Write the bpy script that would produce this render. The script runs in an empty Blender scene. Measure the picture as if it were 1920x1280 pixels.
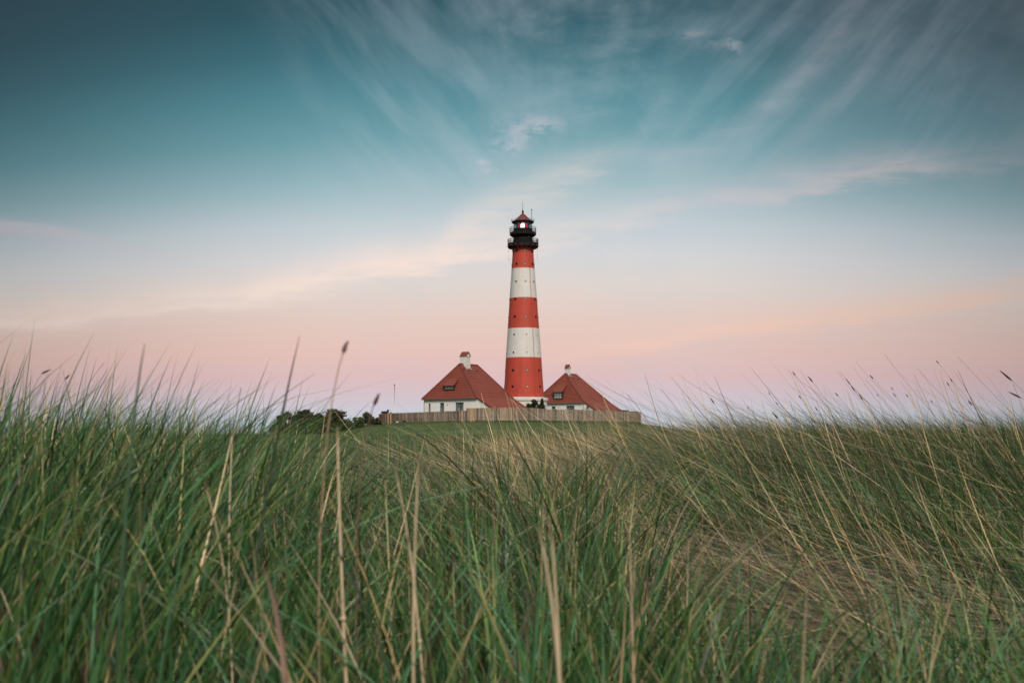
import bpy, bmesh, math, random
import numpy as np
from mathutils import Vector

C = bpy.context.scene.collection
PI = math.pi
rad = math.radians

# ------------------------------------------------------------------ camera
FPX = 2300.0                     # focal length in pixels of the 1920 px wide photograph
PITCH = math.atan(170.0 / FPX)
CAMZ = 0.95
cam_d = bpy.data.cameras.new('camera')
cam = bpy.data.objects.new('camera', cam_d)
C.objects.link(cam)
cam.location = (0, 0, CAMZ)
cam.rotation_euler = (rad(90) + PITCH, 0, 0)
cam.rotation_euler.rotate_axis('Z', rad(-0.3))
cam_d.sensor_width = 36
cam_d.lens = 36 * FPX / 1920
cam_d.clip_start = 0.05
cam_d.clip_end = 20000
cam_d.dof.use_dof = True
cam_d.dof.focus_distance = 9.5
cam_d.dof.aperture_fstop = 6.9
bpy.context.scene.camera = cam

# ------------------------------------------------------------------ exposure
sc = bpy.context.scene
sc.view_settings.view_transform = 'Standard'
sc.view_settings.look = 'None'
sc.view_settings.exposure = 0.0
sc.view_settings.gamma = 1.0
sc.cycles.max_bounces = 6
sc.cycles.diffuse_bounces = 1
sc.cycles.transparent_max_bounces = 8
try:
    sc.cycles.use_denoising = True
except Exception:
    pass

SUN_EL, SUN_AZ = 42.0, 170.0      # degrees; azimuth clockwise from +Y, so the low sun is behind the camera

# ------------------------------------------------------------------ a small shader-maths helper
class S:
    """wraps a float socket so that expressions can be written plainly"""
    nt = None
    def __init__(self, sock): self.s = sock
    @staticmethod
    def m(op, *a):
        n = S.nt.nodes.new('ShaderNodeMath'); n.operation = op
        for i, v in enumerate(a):
            if isinstance(v, S): S.nt.links.new(v.s, n.inputs[i])
            else: n.inputs[i].default_value = v
        return S(n.outputs[0])
    def __add__(s, o): return S.m('ADD', s, o)
    __radd__ = __add__
    def __sub__(s, o): return S.m('SUBTRACT', s, o)
    def __rsub__(s, o): return S.m('SUBTRACT', o, s)
    def __mul__(s, o): return S.m('MULTIPLY', s, o)
    __rmul__ = __mul__
    def __truediv__(s, o): return S.m('DIVIDE', s, o)
    def __rtruediv__(s, o): return S.m('DIVIDE', o, s)
    def __neg__(s): return S.m('MULTIPLY', s, -1.0)

def gauss(x): return S.m('EXPONENT', -(x * x))
def sstep(x, a, b):
    n = S.nt.nodes.new('ShaderNodeMapRange'); n.interpolation_type = 'SMOOTHSTEP'
    S.nt.links.new(x.s, n.inputs[0])
    n.inputs[1].default_value = a; n.inputs[2].default_value = b
    return S(n.outputs[0])
def curve(x, pts, x0, x1, y0, y1):
    """piecewise smooth function through pts"""
    t = (x - x0) * (1.0 / (x1 - x0))
    n = S.nt.nodes.new('ShaderNodeFloatCurve')
    cv = n.mapping.curves[0]
    ps = [((a - x0) / (x1 - x0), (b - y0) / (y1 - y0)) for a, b in pts]
    while len(cv.points) < len(ps): cv.points.new(0.5, 0.5)
    for p, q in zip(cv.points, ps): p.location = q
    n.mapping.update()
    S.nt.links.new(t.s, n.inputs['Value'])
    return S(n.outputs[0]) * (y1 - y0) + y0
def noise3(x, y, z, scale, detail=4.0, rough=0.5):
    cb = S.nt.nodes.new('ShaderNodeCombineXYZ')
    for i, v in enumerate((x, y, z)):
        if isinstance(v, S): S.nt.links.new(v.s, cb.inputs[i])
        else: cb.inputs[i].default_value = v
    n = S.nt.nodes.new('ShaderNodeTexNoise')
    S.nt.links.new(cb.outputs[0], n.inputs['Vector'])
    n.inputs['Scale'].default_value = scale
    n.inputs['Detail'].default_value = detail
    n.inputs['Roughness'].default_value = rough
    return S(n.outputs[0])
def lin(c):
    return tuple((v / 255 / 12.92 if v / 255 <= 0.04045 else ((v / 255 + 0.055) / 1.055) ** 2.4) for v in c)
def mixc(f, a, b, blend='MIX'):
    n = S.nt.nodes.new('ShaderNodeMix'); n.data_type = 'RGBA'; n.blend_type = blend
    if isinstance(f, S): S.nt.links.new(f.s, n.inputs[0])
    else: n.inputs[0].default_value = f
    for i, v in ((6, a), (7, b)):
        if isinstance(v, tuple): n.inputs[i].default_value = (*v[:3], 1)
        else: S.nt.links.new(v, n.inputs[i])
    return n.outputs[2]

# ------------------------------------------------------------------ the sky
world = bpy.data.worlds.new('World')
sc.world = world
world.use_nodes = True
nt = world.node_tree
nt.nodes.clear()
S.nt = nt
tc = nt.nodes.new('ShaderNodeTexCoord')
sep = nt.nodes.new('ShaderNodeSeparateXYZ')
nt.links.new(tc.outputs['Generated'], sep.inputs[0])
X, Y, Z = S(sep.outputs[0]), S(sep.outputs[1]), S(sep.outputs[2])
Yc = S.m('MAXIMUM', Y, 0.25)
U = X / Yc
V = Z / Yc
el = S.m('ARCSINE', Z)
U2 = S.m('MINIMUM', U * U, 0.6)
eff = el * (U2 * 1.15 + 1.0)
ramp = nt.nodes.new('ShaderNodeValToRGB')
RAMP = [(-0.02, (196, 205, 216)), (0.010, (200, 207, 218)), (0.030, (212, 195, 202)), (0.046, (222, 190, 191)),
        (0.066, (230, 195, 186)), (0.092, (229, 203, 193)), (0.120, (224, 213, 207)), (0.145, (214, 214, 216)),
        (0.172, (194, 206, 212)), (0.205, (152, 184, 192)), (0.240, (112, 160, 170)), (0.275, (84, 138, 149)),
        (0.310, (62, 110, 122)), (0.345, (48, 88, 100)), (0.390, (40, 72, 84)), (0.48, (70, 98, 110)), (0.62, (190, 200, 208)), (1.0, (244, 244, 244))]  # last stops brightened out of view, as added top light
RM0, RM1 = -0.02, 1.0
while len(ramp.color_ramp.elements) < len(RAMP): ramp.color_ramp.elements.new(0.5)
for e_, (p, c) in zip(ramp.color_ramp.elements, RAMP):
    e_.position = (p - RM0) / (RM1 - RM0)
for e_, (p, c) in zip(ramp.color_ramp.elements, RAMP):
    e_.color = (*lin(c), 1)
ramp.color_ramp.interpolation = 'B_SPLINE' if False else 'LINEAR'
nt.links.new(((eff - RM0) * (1 / (RM1 - RM0))).s, ramp.inputs[0])
base = ramp.outputs[0]
# lens falloff painted into the sky colour: darker towards both sides
dim = 1.0 - sstep(S.m('ABSOLUTE', U), 0.10, 0.60) * 0.42
def PU(px): return (px - 960) / FPX
def PV(py): return (810 - py) / FPX
def stroke(pts, inten, wup, wdn, warp):
    cpts = [(PU(a), PV(b)) for a, b in pts]
    c = curve(U, cpts, -0.6, 0.6, 0.0, 0.5)
    i = curve(U, [(PU(a), b) for a, b in inten], -0.6, 0.6, 0.0, 1.0)
    d = V + warp - c
    w = sstep(d, -0.001, 0.001) * (wup - wdn) + wdn
    return gauss(d / w) * i
wn = (noise3(U, V, 0.0, 9.0, 3.0) - 0.5)
fine = noise3(U * 1.0 - V * 1.3, V * 5.0, 3.0, 16.0, 6.0, 0.6)        # drawn-out wisp texture
fine_m = sstep(fine, 0.34, 0.66)
wA = wn * 0.035 + (fine - 0.5) * 0.022
A1 = stroke([(-400, 640), (0, 602), (300, 582), (550, 538), (750, 500), (950, 462), (1150, 424), (1400, 368), (1600, 334), (1850, 306), (2300, 280)],
            [(-400, .4), (0, .85), (300, .65), (560, 1.0), (800, .95), (1000, .6), (1250, .34), (1400, .36), (1620, .48), (1800, .22), (2000, .1), (2300, 0)], 0.019, 0.008, wA)
A2 = stroke([(-400, 700), (0, 660), (900, 700), (1050, 672), (1300, 632), (1500, 608), (1700, 584), (1920, 552), (2300, 500)],
            [(-400, 0), (800, 0), (1050, .2), (1300, .5), (1600, .6), (1900, .6), (2300, .4)], 0.014, 0.007, wA * 0.5)
A3 = stroke([(-400, 380), (0, 412), (120, 426), (220, 450), (330, 480), (500, 520), (2300, 520)],
            [(-400, .5), (0, 1.0), (110, .9), (200, .5), (330, .2), (500, 0), (2300, 0)], 0.0035, 0.011, wA * 0.15)
A4 = stroke([(0, 600), (800, 470), (860, 432), (940, 376), (1050, 338), (1160, 298), (1300, 260), (2300, 200)],
            [(0, 0), (810, 0), (860, .6), (960, .6), (1080, .5), (1200, .1), (1300, 0), (2300, 0)], 0.018, 0.016, wA * 0.8)
A5 = stroke([(0, 400), (1100, 330), (1280, 284), (1380, 240), (1450, 190), (1530, 120), (1600, 40), (1700, -60), (2300, -100)],
            [(0, 0), (1150, 0), (1290, .55), (1430, .5), (1520, .4), (1590, .3), (1680, 0), (2300, 0)], 0.010, 0.018, wA * 0.3)
A6 = stroke([(0, 400), (1200, 330), (1420, 300), (1560, 200), (1640, 120), (1760, 20), (2300, -100)],
            [(0, 0), (1380, 0), (1500, .3), (1570, .35), (1660, .15), (1760, 0), (2300, 0)], 0.010, 0.014, wA * 0.4)
# fan of soft streaks that spreads upward
du = U - PU(960); dv = V - PV(640)
phi = S.m('ARCTAN2', du, dv)
rr = S.m('SQRT', du * du + dv * dv)
wl_ = (noise3(U, V, 4.0, 3.2, 1.0) - 0.5)
ph = phi + wl_ * 0.30 + rr * rr * 1.4 * sstep(du, -0.10, 0.16) - rr * rr * 1.0
fan = noise3(ph * 6.0, rr * 4.0, 7.0, 1.1, 3.0, 0.5)
fan2 = noise3(ph * 15.0, rr * 5.0, 2.0, 1.2, 3.0, 0.5)
fan_m = sstep(fan * 0.6 + fan2 * 0.4, 0.30, 0.72)
left_edge = sstep(U + V * 0.30 + wn * 0.10, -0.130, 0.010)
wd_ = (noise3(U, V, 8.0, 5.0, 2.0) - 0.5)
sl_ = noise3((U + V * 0.85 + wd_ * 0.045) * 30.0, (U - V) * 6.0, 1.0, 1.0, 3.0, 0.5)
sl_m = sstep(sl_, 0.36, 0.70) * (1.0 - sstep(U, -0.04, 0.05))
bl_ = noise3(U * 1.3 + wd_ * 0.10, V * 2.0 + wd_ * 0.12, 6.0, 11.0, 5.0, 0.58)
bl_m = sstep(bl_, 0.34, 0.74) * sstep(U, -0.09, 0.03) * (1.0 - sstep(U, 0.08, 0.20) * 0.75)
sr_ = noise3((V - U * 0.80 - U * U * 0.6 + wd_ * 0.035) * 34.0, (U + V) * 5.0, 5.0, 1.0, 4.0, 0.55)
sr_m = sstep(sr_, 0.38, 0.70) * sstep(U, 0.06, 0.20) * (1.0 - sstep(U, 0.30, 0.45) * 0.6)
fan_f = (fan_m * 0.22 + sl_m * (0.95 - sstep(V, 0.20, 0.32) * 0.45) + bl_m * 0.85 + sr_m * 0.42 * sstep(V, 0.16, 0.24)) * left_edge * sstep(rr, 0.04, 0.16) * (1.0 - sstep(V, 0.30, 0.55) * 0.6)
haze_r = sstep(U, 0.14, 0.32) * sstep(V, 0.17, 0.23) * (noise3(ph * 4.0, rr * 3.0, 11.0, 1.0, 2.0) * 0.65)
# small puffs above the tower
def puff(px, py, a, b, k):
    d1 = (U - PU(px)) / a; d2 = (V - PV(py)) / b
    return S.m('EXPONENT', -(d1 * d1 + d2 * d2)) * k
pn = noise3(U, V * 1.6, 5.0, 55.0, 5.0, 0.62)
puffs = (puff(955, 268, .014, .0075, 1.0) + puff(1012, 228, .020, .009, .9) + puff(905, 298, .007, .003, .8)
         + puff(926, 316, .010, .004, .9) + puff(985, 245, .010, .006, .5) + puff(950, 235, .012, .004, .45)
         + puff(1310, 52, .016, .0035, .35) + puff(1345, 72, .014, .004, .35) + puff(1388, 76, .007, .011, .55)
         + puff(700, 340, .05, .008, .10))
puffs = puffs * sstep(pn, 0.36, 0.60)
edge_g = sstep(S.m('ABSOLUTE', U), 0.10, 0.50) * sstep(V, 0.10, 0.26) * 0.34
base_e = mixc(edge_g, base, lin((84, 100, 110)))
c1 = mixc(S.m('MINIMUM', fan_f * 0.32, 1.0), base_e, lin((186, 199, 210)))
c2 = mixc(S.m('MINIMUM', haze_r * 0.42, 1.0), c1, lin((150, 152, 164)))
w_tex = fine_m * 0.55 + 0.45
streaks = S.m('MINIMUM', (A1 + A4 * 0.7) * w_tex, 1.0)
c3 = mixc(streaks * 1.0, c2, mixc(sstep(U, 0.04, 0.16), lin((248, 226, 214)), lin((234, 208, 210))))
c4 = mixc(S.m('MINIMUM', A2 * (fine_m * 0.5 + 0.5) * 1.0, 1.0), c3, lin((246, 205, 185)))
c5 = mixc(S.m('MINIMUM', (A3 + A5 * 0.62 + A6 * 0.55) * w_tex * 0.7, 1.0), c4, lin((206, 198, 206)))
c6 = mixc(S.m('MINIMUM', puffs * 0.45, 0.8), c5, lin((216, 206, 216)))
mul = nt.nodes.new('ShaderNodeVectorMath'); mul.operation = 'SCALE'
high = sstep(Z, 0.45, 0.75) * 1.6 + 1.0          # unseen overhead glow, added to light the grass from above
nt.links.new(c6, mul.inputs[0]); nt.links.new((dim * high).s, mul.inputs[3])
# behind the camera: the western evening sky with the low sun
nis = nt.nodes.new('ShaderNodeTexSky')
nis.sky_type = 'NISHITA'; nis.sun_disc = False
nis.sun_elevation = rad(SUN_EL); nis.sun_rotation = rad(SUN_AZ)
nis.air_density = 1.2; nis.dust_density = 2.0
ns = nt.nodes.new('ShaderNodeVectorMath'); ns.operation = 'SCALE'
nt.links.new(nis.outputs[0], ns.inputs[0]); ns.inputs[3].default_value = 0.045
back = 1.0 - sstep(Y, -0.35, 0.25)
fin = mixc(back, mul.outputs[0], ns.outputs[0])
bg = nt.nodes.new('ShaderNodeBackground')
nt.links.new(fin, bg.inputs[0]); bg.inputs[1].default_value = 1.0
ow = nt.nodes.new('ShaderNodeOutputWorld')
nt.links.new(bg.outputs[0], ow.inputs[0])
world.cycles.sampling_method = 'MANUAL'
world.cycles.sample_map_resolution = 512

# ------------------------------------------------------------------ the sun
sd = bpy.data.lights.new('sun', 'SUN')
sd.energy = 2.75
sd.angle = rad(22)
sd.color = (1.0, 0.92, 0.84)
sun = bpy.data.objects.new('sun', sd)
C.objects.link(sun)
dvec = Vector((math.sin(rad(SUN_AZ)) * math.cos(rad(SUN_EL)), math.cos(rad(SUN_AZ)) * math.cos(rad(SUN_EL)), math.sin(rad(SUN_EL))))
sun.rotation_euler = dvec.to_track_quat('Z', 'Y').to_euler()

# ================================================================== helpers
def at(px, py, Yd):
    """world point seen at photo pixel (px, py) at depth Yd"""
    x = (px - 960) / FPX; yc = (640 - py) / FPX
    cy = math.cos(PITCH) - yc * math.sin(PITCH)
    cz = math.sin(PITCH) + yc * math.cos(PITCH)
    k = Yd / cy
    return Vector((x * k, Yd, CAMZ + cz * k))

def tag(o, label=None, cat=None, group=None, kind=None):
    if label: o['label'] = label
    if cat: o['category'] = cat
    if group: o['group'] = group
    if kind: o['kind'] = kind
    return o

def empty(name, loc, rz=0.0):
    o = bpy.data.objects.new(name, None)
    C.objects.link(o)
    o.location = loc; o.rotation_euler = (0, 0, rz)
    o.empty_display_size = 0.5
    return o

class MB:
    """collects simple solids, builds them as one mesh object"""
    def __init__(s): s.v = []; s.f = []; s.mi = []; s.col = []
    def add(s, vs, fs, mi=0, col=(1, 1, 1)):
        b = len(s.v)
        s.v += [tuple(p) for p in vs]
        s.col += [col] * len(vs)
        for f in fs:
            s.f.append([i + b for i in f]); s.mi.append(mi)
    def box(s, x0, x1, y0, y1, z0, z1, mi=0, col=(1, 1, 1)):
        s.add([(x0, y0, z0), (x1, y0, z0), (x1, y1, z0), (x0, y1, z0), (x0, y0, z1), (x1, y0, z1), (x1, y1, z1), (x0, y1, z1)],
              [(0, 3, 2, 1), (4, 5, 6, 7), (0, 1, 5, 4), (1, 2, 6, 5), (2, 3, 7, 6), (3, 0, 4, 7)], mi, col)
    def bar(s, p, q, w, h, mi=0, col=(1, 1, 1)):
        """box of w x h section from p to q"""
        p = Vector(p); q = Vector(q); d = (q - p).normalized()
        a = d.cross(Vector((0, 0, 1)))
        if a.length < 1e-4: a = Vector((1, 0, 0))
        a.normalize(); b = a.cross(d).normalized()
        vs = []
        for e in (p, q):
            for sx, sy in ((-1, -1), (1, -1), (1, 1), (-1, 1)):
                vs.append(e + a * (w / 2 * sx) + b * (h / 2 * sy))
        s.add(vs, [(0, 1, 2, 3), (7, 6, 5, 4), (0, 4, 5, 1), (1, 5, 6, 2), (2, 6, 7, 3), (3, 7, 4, 0)], mi, col)
    def tube(s, pts, rs, n=8, mi=0, col=(1, 1, 1), cap=True):
        rings = []
        pts = [Vector(p) for p in pts]
        for i, p in enumerate(pts):
            d = (pts[min(i + 1, len(pts) - 1)] - pts[max(i - 1, 0)]).normalized()
            a = d.cross(Vector((0, 1, 0)))
            if a.length < 1e-3: a = d.cross(Vector((1, 0, 0)))
            a.normalize(); b = d.cross(a).normalized()
            r = rs[i] if hasattr(rs, '__len__') else rs
            rings.append([p + a * (r * math.cos(2 * PI * k / n)) + b * (r * math.sin(2 * PI * k / n)) for k in range(n)])
        vs = [v for r in rings for v in r]
        fs = []
        for i in range(len(pts) - 1):
            for k in range(n):
                k2 = (k + 1) % n
                fs.append((i * n + k, i * n + k2, (i + 1) * n + k2, (i + 1) * n + k))
        if cap:
            fs.append(tuple(range(n))); fs.append(tuple((len(pts) - 1) * n + k for k in reversed(range(n))))
        s.add(vs, fs, mi, col)
    def lathe(s, prof, n=48, cx=0, cy=0, a0=0.0, a1=2 * PI, mi=0, mis=None):
        full = abs(a1 - a0 - 2 * PI) < 1e-6
        m = n if full else n + 1
        b = len(s.v)
        for r, z in prof:
            for k in range(m):
                a = a0 + (a1 - a0) * k / n
                s.v.append((cx + r * math.cos(a), cy + r * math.sin(a), z)); s.col.append((1, 1, 1))
        for i in range(len(prof) - 1):
            for k in range(n):
                k2 = (k + 1) % m if full else k + 1
                s.f.append([b + i * m + k, b + i * m + k2, b + (i + 1) * m + k2, b + (i + 1) * m + k])
                s.mi.append(mis[i] if mis else mi)
    def ball(s, c, r, n=8, mi=0, col=(1, 1, 1), sz=1.0):
        prof = [(r * math.sin(PI * i / n), c[2] - r * sz * math.cos(PI * i / n)) for i in range(n + 1)]
        prof = [(max(a, 1e-4), b) for a, b in prof]
        s.lathe(prof, 2 * n, c[0], c[1], mi=mi)
    def build(s, name, mats, parent=None, smooth=False, color=False):
        me = bpy.data.meshes.new(name)
        me.from_pydata(s.v, [], s.f)
        if not isinstance(mats, (list, tuple)): mats = [mats]
        for m in mats: me.materials.append(m)
        me.polygons.foreach_set('material_index', s.mi)
        if smooth: me.polygons.foreach_set('use_smooth', [True] * len(s.f))
        if color:
            ca = me.color_attributes.new('tint', 'FLOAT_COLOR', 'POINT')
            ca.data.foreach_set('color', np.array([(*c[:3], 1) for c in s.col], dtype=np.float32).ravel())
        me.update()
        o = bpy.data.objects.new(name, me)
        C.objects.link(o)
        if parent: o.parent = parent
        return o

# ------------------------------------------------------------------ materials
def mat(name, col, rough=0.7, var=0.0, vscale=3.0, stretch=(1, 1, 1), col2=None, bump=0.0, metal=0.0, spec=0.4, coords='Object'):
    m = bpy.data.materials.new(name); m.use_nodes = True
    t = m.node_tree; bs = t.nodes['Principled BSDF']
    bs.inputs['Roughness'].default_value = rough
    bs.inputs['Metallic'].default_value = metal
    bs.inputs['Specular IOR Level'].default_value = spec
    if var > 0 or bump > 0:
        tcn = t.nodes.new('ShaderNodeTexCoord'); mp = t.nodes.new('ShaderNodeMapping')
        mp.inputs['Scale'].default_value = stretch
        nz = t.nodes.new('ShaderNodeTexNoise'); nz.inputs['Scale'].default_value = vscale; nz.inputs['Detail'].default_value = 6
        nz.inputs['Roughness'].default_value = 0.6
        t.links.new(tcn.outputs[coords], mp.inputs[0]); t.links.new(mp.outputs[0], nz.inputs['Vector'])
        mx = t.nodes.new('ShaderNodeMix'); mx.data_type = 'RGBA'
        c2 = col2 if col2 else tuple(c * (1 - var) for c in col)
        mx.inputs[6].default_value = (*col, 1); mx.inputs[7].default_value = (*c2, 1)
        mr = t.nodes.new('ShaderNodeMapRange'); mr.inputs[1].default_value = 0.35; mr.inputs[2].default_value = 0.68
        t.links.new(nz.outputs[0], mr.inputs[0]); t.links.new(mr.outputs[0], mx.inputs[0])
        t.links.new(mx.outputs[2], bs.inputs['Base Color'])
        if bump > 0:
            bp = t.nodes.new('ShaderNodeBump'); bp.inputs['Strength'].default_value = bump; bp.inputs['Distance'].default_value = 0.05
            t.links.new(nz.outputs[0], bp.inputs['Height']); t.links.new(bp.outputs[0], bs.inputs['Normal'])
    else:
        bs.inputs['Base Color'].default_value = (*col, 1)
    return m

def attr_mat(name, rough=0.6, transl=0.0, noise=0.0, nscale=6.0, stretch=(1, 1, 1), spec=0.3):
    m = bpy.data.materials.new(name); m.use_nodes = True
    t = m.node_tree; bs = t.nodes['Principled BSDF']
    at_ = t.nodes.new('ShaderNodeAttribute'); at_.attribute_name = 'tint'
    out = at_.outputs['Color']
    if noise > 0:
        tcn = t.nodes.new('ShaderNodeTexCoord'); mp = t.nodes.new('ShaderNodeMapping')
        mp.inputs['Scale'].default_value = stretch
        nz = t.nodes.new('ShaderNodeTexNoise'); nz.inputs['Scale'].default_value = nscale; nz.inputs['Detail'].default_value = 6
        t.links.new(tcn.outputs['Object'], mp.inputs[0]); t.links.new(mp.outputs[0], nz.inputs['Vector'])
        mr = t.nodes.new('ShaderNodeMapRange'); mr.inputs[1].default_value = 0.3; mr.inputs[2].default_value = 0.7
        mr.inputs[3].default_value = 1 - noise; mr.inputs[4].default_value = 1 + noise * 0.5
        t.links.new(nz.outputs[0], mr.inputs[0])
        sc_ = t.nodes.new('ShaderNodeVectorMath'); sc_.operation = 'SCALE'
        t.links.new(out, sc_.inputs[0]); t.links.new(mr.outputs[0], sc_.inputs[3]); out = sc_.outputs[0]
    t.links.new(out, bs.inputs['Base Color'])
    bs.inputs['Roughness'].default_value = rough
    bs.inputs['Specular IOR Level'].default_value = spec
    if transl > 0:
        tr = t.nodes.new('ShaderNodeBsdfTranslucent'); t.links.new(out, tr.inputs[0])
        ms = t.nodes.new('ShaderNodeMixShader'); ms.inputs[0].default_value = transl
        om = t.nodes['Material Output']
        t.links.new(bs.outputs[0], ms.inputs[1]); t.links.new(tr.outputs[0], ms.inputs[2]); t.links.new(ms.outputs[0], om.inputs[0])
    return m

def tile_mat(name, col, course=0.46):
    """clay roof tiles: dark joints along every course, each course and tile a little different"""
    m = bpy.data.materials.new(name); m.use_nodes = True
    t = m.node_tree; S.nt = t
    bs = t.nodes['Principled BSDF']; bs.inputs['Roughness'].default_value = 0.75
    bs.inputs['Specular IOR Level'].default_value = 0.25
    tcn = t.nodes.new('ShaderNodeTexCoord'); sp = t.nodes.new('ShaderNodeSeparateXYZ')
    t.links.new(tcn.outputs['Object'], sp.inputs[0])
    x, y, z = S(sp.outputs[0]), S(sp.outputs[1]), S(sp.outputs[2])
    fr = S.m('FRACT', z * (1 / course))
    row = S.m('FLOOR', z * (1 / course))
    joint = 1.0 - sstep(fr, 0.10, 0.36)
    tilec = noise3(S.m('FLOOR', (x + y) * 4.0), row, 0.0, 3.7, 0.0)
    big = noise3(x, y, z, 0.45, 5.0, 0.6)
    f = S.m('MINIMUM', joint * 0.38 + tilec * 0.22 + sstep(big, 0.4, 0.75) * 0.22, 1.0)
    o = mixc(f, col, tuple(c * 0.30 for c in col))
    t.links.new(o, bs.inputs['Base Color'])
    bp = t.nodes.new('ShaderNodeBump'); bp.inputs['Strength'].default_value = 0.8; bp.inputs['Distance'].default_value = 0.06
    t.links.new((fr * -1.0 + noise3(x, y, z, 6.0) * 0.3).s, bp.inputs['Height'])
    t.links.new(bp.outputs[0], bs.inputs['Normal'])
    return m

def paint_mat(name, col, dirt, seams=True):
    """painted iron plates of the tower: faint streaks of dirt and plate joints"""
    m = bpy.data.materials.new(name); m.use_nodes = True
    t = m.node_tree; S.nt = t
    bs = t.nodes['Principled BSDF']; bs.inputs['Roughness'].default_value = 0.55
    bs.inputs['Specular IOR Level'].default_value = 0.3
    tcn = t.nodes.new('ShaderNodeTexCoord'); sp = t.nodes.new('ShaderNodeSeparateXYZ')
    t.links.new(tcn.outputs['Object'], sp.inputs[0])
    x, y, z = S(sp.outputs[0]), S(sp.outputs[1]), S(sp.outputs[2])
    ang = S.m('ARCTAN2', y, x)
    st = noise3(x * 2.4, y * 2.4, z * 0.16, 1.0, 6.0, 0.65)
    bl = noise3(x, y, z, 0.35, 4.0)
    jz = S.m('ABSOLUTE', S.m('FRACT', z * (1 / 1.74)) - 0.5)
    ja = S.m('ABSOLUTE', S.m('FRACT', ang * (16 / (2 * PI)) + 0.30) - 0.5)
    j = S.m('MAXIMUM', sstep(jz, 0.478, 0.5), sstep(ja, 0.485, 0.5))
    f = S.m('MINIMUM', sstep(st, 0.42, 0.8) * 0.55 + sstep(bl, 0.4, 0.7) * 0.22 + j * 0.28, 1.0)
    t.links.new(mixc(f, col, dirt), bs.inputs['Base Color'])
    return m

M = {}
M['red'] = paint_mat('red_paint', (0.54, 0.075, 0.046), (0.32, 0.055, 0.038))
M['cream'] = paint_mat('cream_paint', (0.74, 0.71, 0.66), (0.54, 0.50, 0.45))
M['plinth'] = mat('plinth_render', (0.80, 0.76, 0.69), 0.8, 0.16, 0.7)
M['black'] = mat('black_iron', (0.010, 0.010, 0.010), 0.7, 0.3, 2.0, col2=(0.018, 0.016, 0.014), spec=0.15)
M['darkmetal'] = mat('dark_metal', (0.030, 0.025, 0.021), 0.7, 0.4, 1.5, spec=0.15)
M['redroof'] = mat('dark_red_metal', (0.20, 0.030, 0.022), 0.5, 0.5, 1.2, stretch=(3, 3, .5))
M['wall'] = mat('white_render', (0.84, 0.81, 0.76), 0.85, 0.12, 0.5, bump=0.05)
M['chim'] = mat('white_chimney_render', (0.80, 0.77, 0.70), 0.85, 0.2, 1.5)
M['lead'] = mat('lead_flashing', (0.42, 0.44, 0.45), 0.5, 0.2, 2.0)
M['tile'] = tile_mat('red_roof_tiles', (0.235, 0.055, 0.034))
M['ridge'] = mat('ridge_tile_clay', (0.20, 0.040, 0.026), 0.75, 0.3, 5.0)
M['blueframe'] = mat('blue_window_paint', (0.075, 0.135, 0.20), 0.5)
M['whiteframe'] = mat('white_window_paint', (0.7, 0.7, 0.68), 0.5)
M['curtain'] = mat('cream_curtain', (0.66, 0.60, 0.50), 0.9, 0.35, 9.0, stretch=(6, 6, .6))
M['ochre'] = mat('painted_porthole_glow', (0.62, 0.40, 0.16), 0.7)  # warm lit look of a porthole, painted as plain ochre
M['greyreflect'] = mat('painted_porthole_reflection', (0.42, 0.40, 0.33), 0.3, 0.2, 8.0)  # sky reflection in the pane, painted as a pale colour
M['darkglass'] = mat('dark_porthole_glass', (0.012, 0.014, 0.018), 0.25, spec=0.5)
M['brownwood'] = mat('dark_brown_wood', (0.06, 0.04, 0.03), 0.8, 0.4, 4.0)
M['pipe'] = mat('zinc_downpipe', (0.14, 0.14, 0.14), 0.5)
M['whitepole'] = mat('white_pole_paint', (0.8, 0.78, 0.76), 0.5)
M['tar'] = mat('black_roof_felt', (0.015, 0.016, 0.018), 0.8)
M['stone'] = mat('grey_concrete', (0.34, 0.34, 0.34), 0.9, 0.3, 3.0)
M['bark'] = mat('tree_bark', (0.06, 0.045, 0.035), 0.95, 0.4, 8.0)
M['rope'] = mat('faded_red_rope', (0.45, 0.14, 0.11), 0.8)
M['plank'] = attr_mat('weathered_fence_planks', 0.85, 0, 0.42, 1.6, (6, 6, 0.35))
M['grass'] = attr_mat('grass_blades', 0.45, 0.06, 0, spec=0.3)
M['leaf'] = attr_mat('tree_leaves', 0.6, 0.15, 0)

def glass_mat(name, tint=(0.9, 0.95, 0.95), gl=0.12):
    m = bpy.data.materials.new(name); m.use_nodes = True
    t = m.node_tree; t.nodes.clear()
    o = t.nodes.new('ShaderNodeOutputMaterial'); mx = t.nodes.new('ShaderNodeMixShader')
    tr = t.nodes.new('ShaderNodeBsdfTransparent'); tr.inputs[0].default_value = (*tint, 1)
    g = t.nodes.new('ShaderNodeBsdfGlossy'); g.inputs['Roughness'].default_value = 0.05
    mx.inputs[0].default_value = gl
    t.links.new(tr.outputs[0], mx.inputs[1]); t.links.new(g.outputs[0], mx.inputs[2]); t.links.new(mx.outputs[0], o.inputs[0])
    return m
M['glass'] = glass_mat('window_glass')
M['lantern_glass'] = glass_mat('lantern_glass', (0.62, 0.72, 0.72), 0.10)
def emit_mat(name, col, st):
    m = bpy.data.materials.new(name); m.use_nodes = True
    bs = m.node_tree.nodes['Principled BSDF']
    bs.inputs['Base Color'].default_value = (*col, 1)
    bs.inputs['Emission Color'].default_value = (*col, 1); bs.inputs['Emission Strength'].default_value = st
    return m
M['lamp'] = emit_mat('lit_lens', (1.0, 0.93, 0.86), 5.0)
M['redpane'] = emit_mat('lit_red_pane', (0.85, 0.02, 0.06), 1.0)
M['roomback'] = mat('lantern_room_lining', (0.05, 0.06, 0.06), 0.8)

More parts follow.
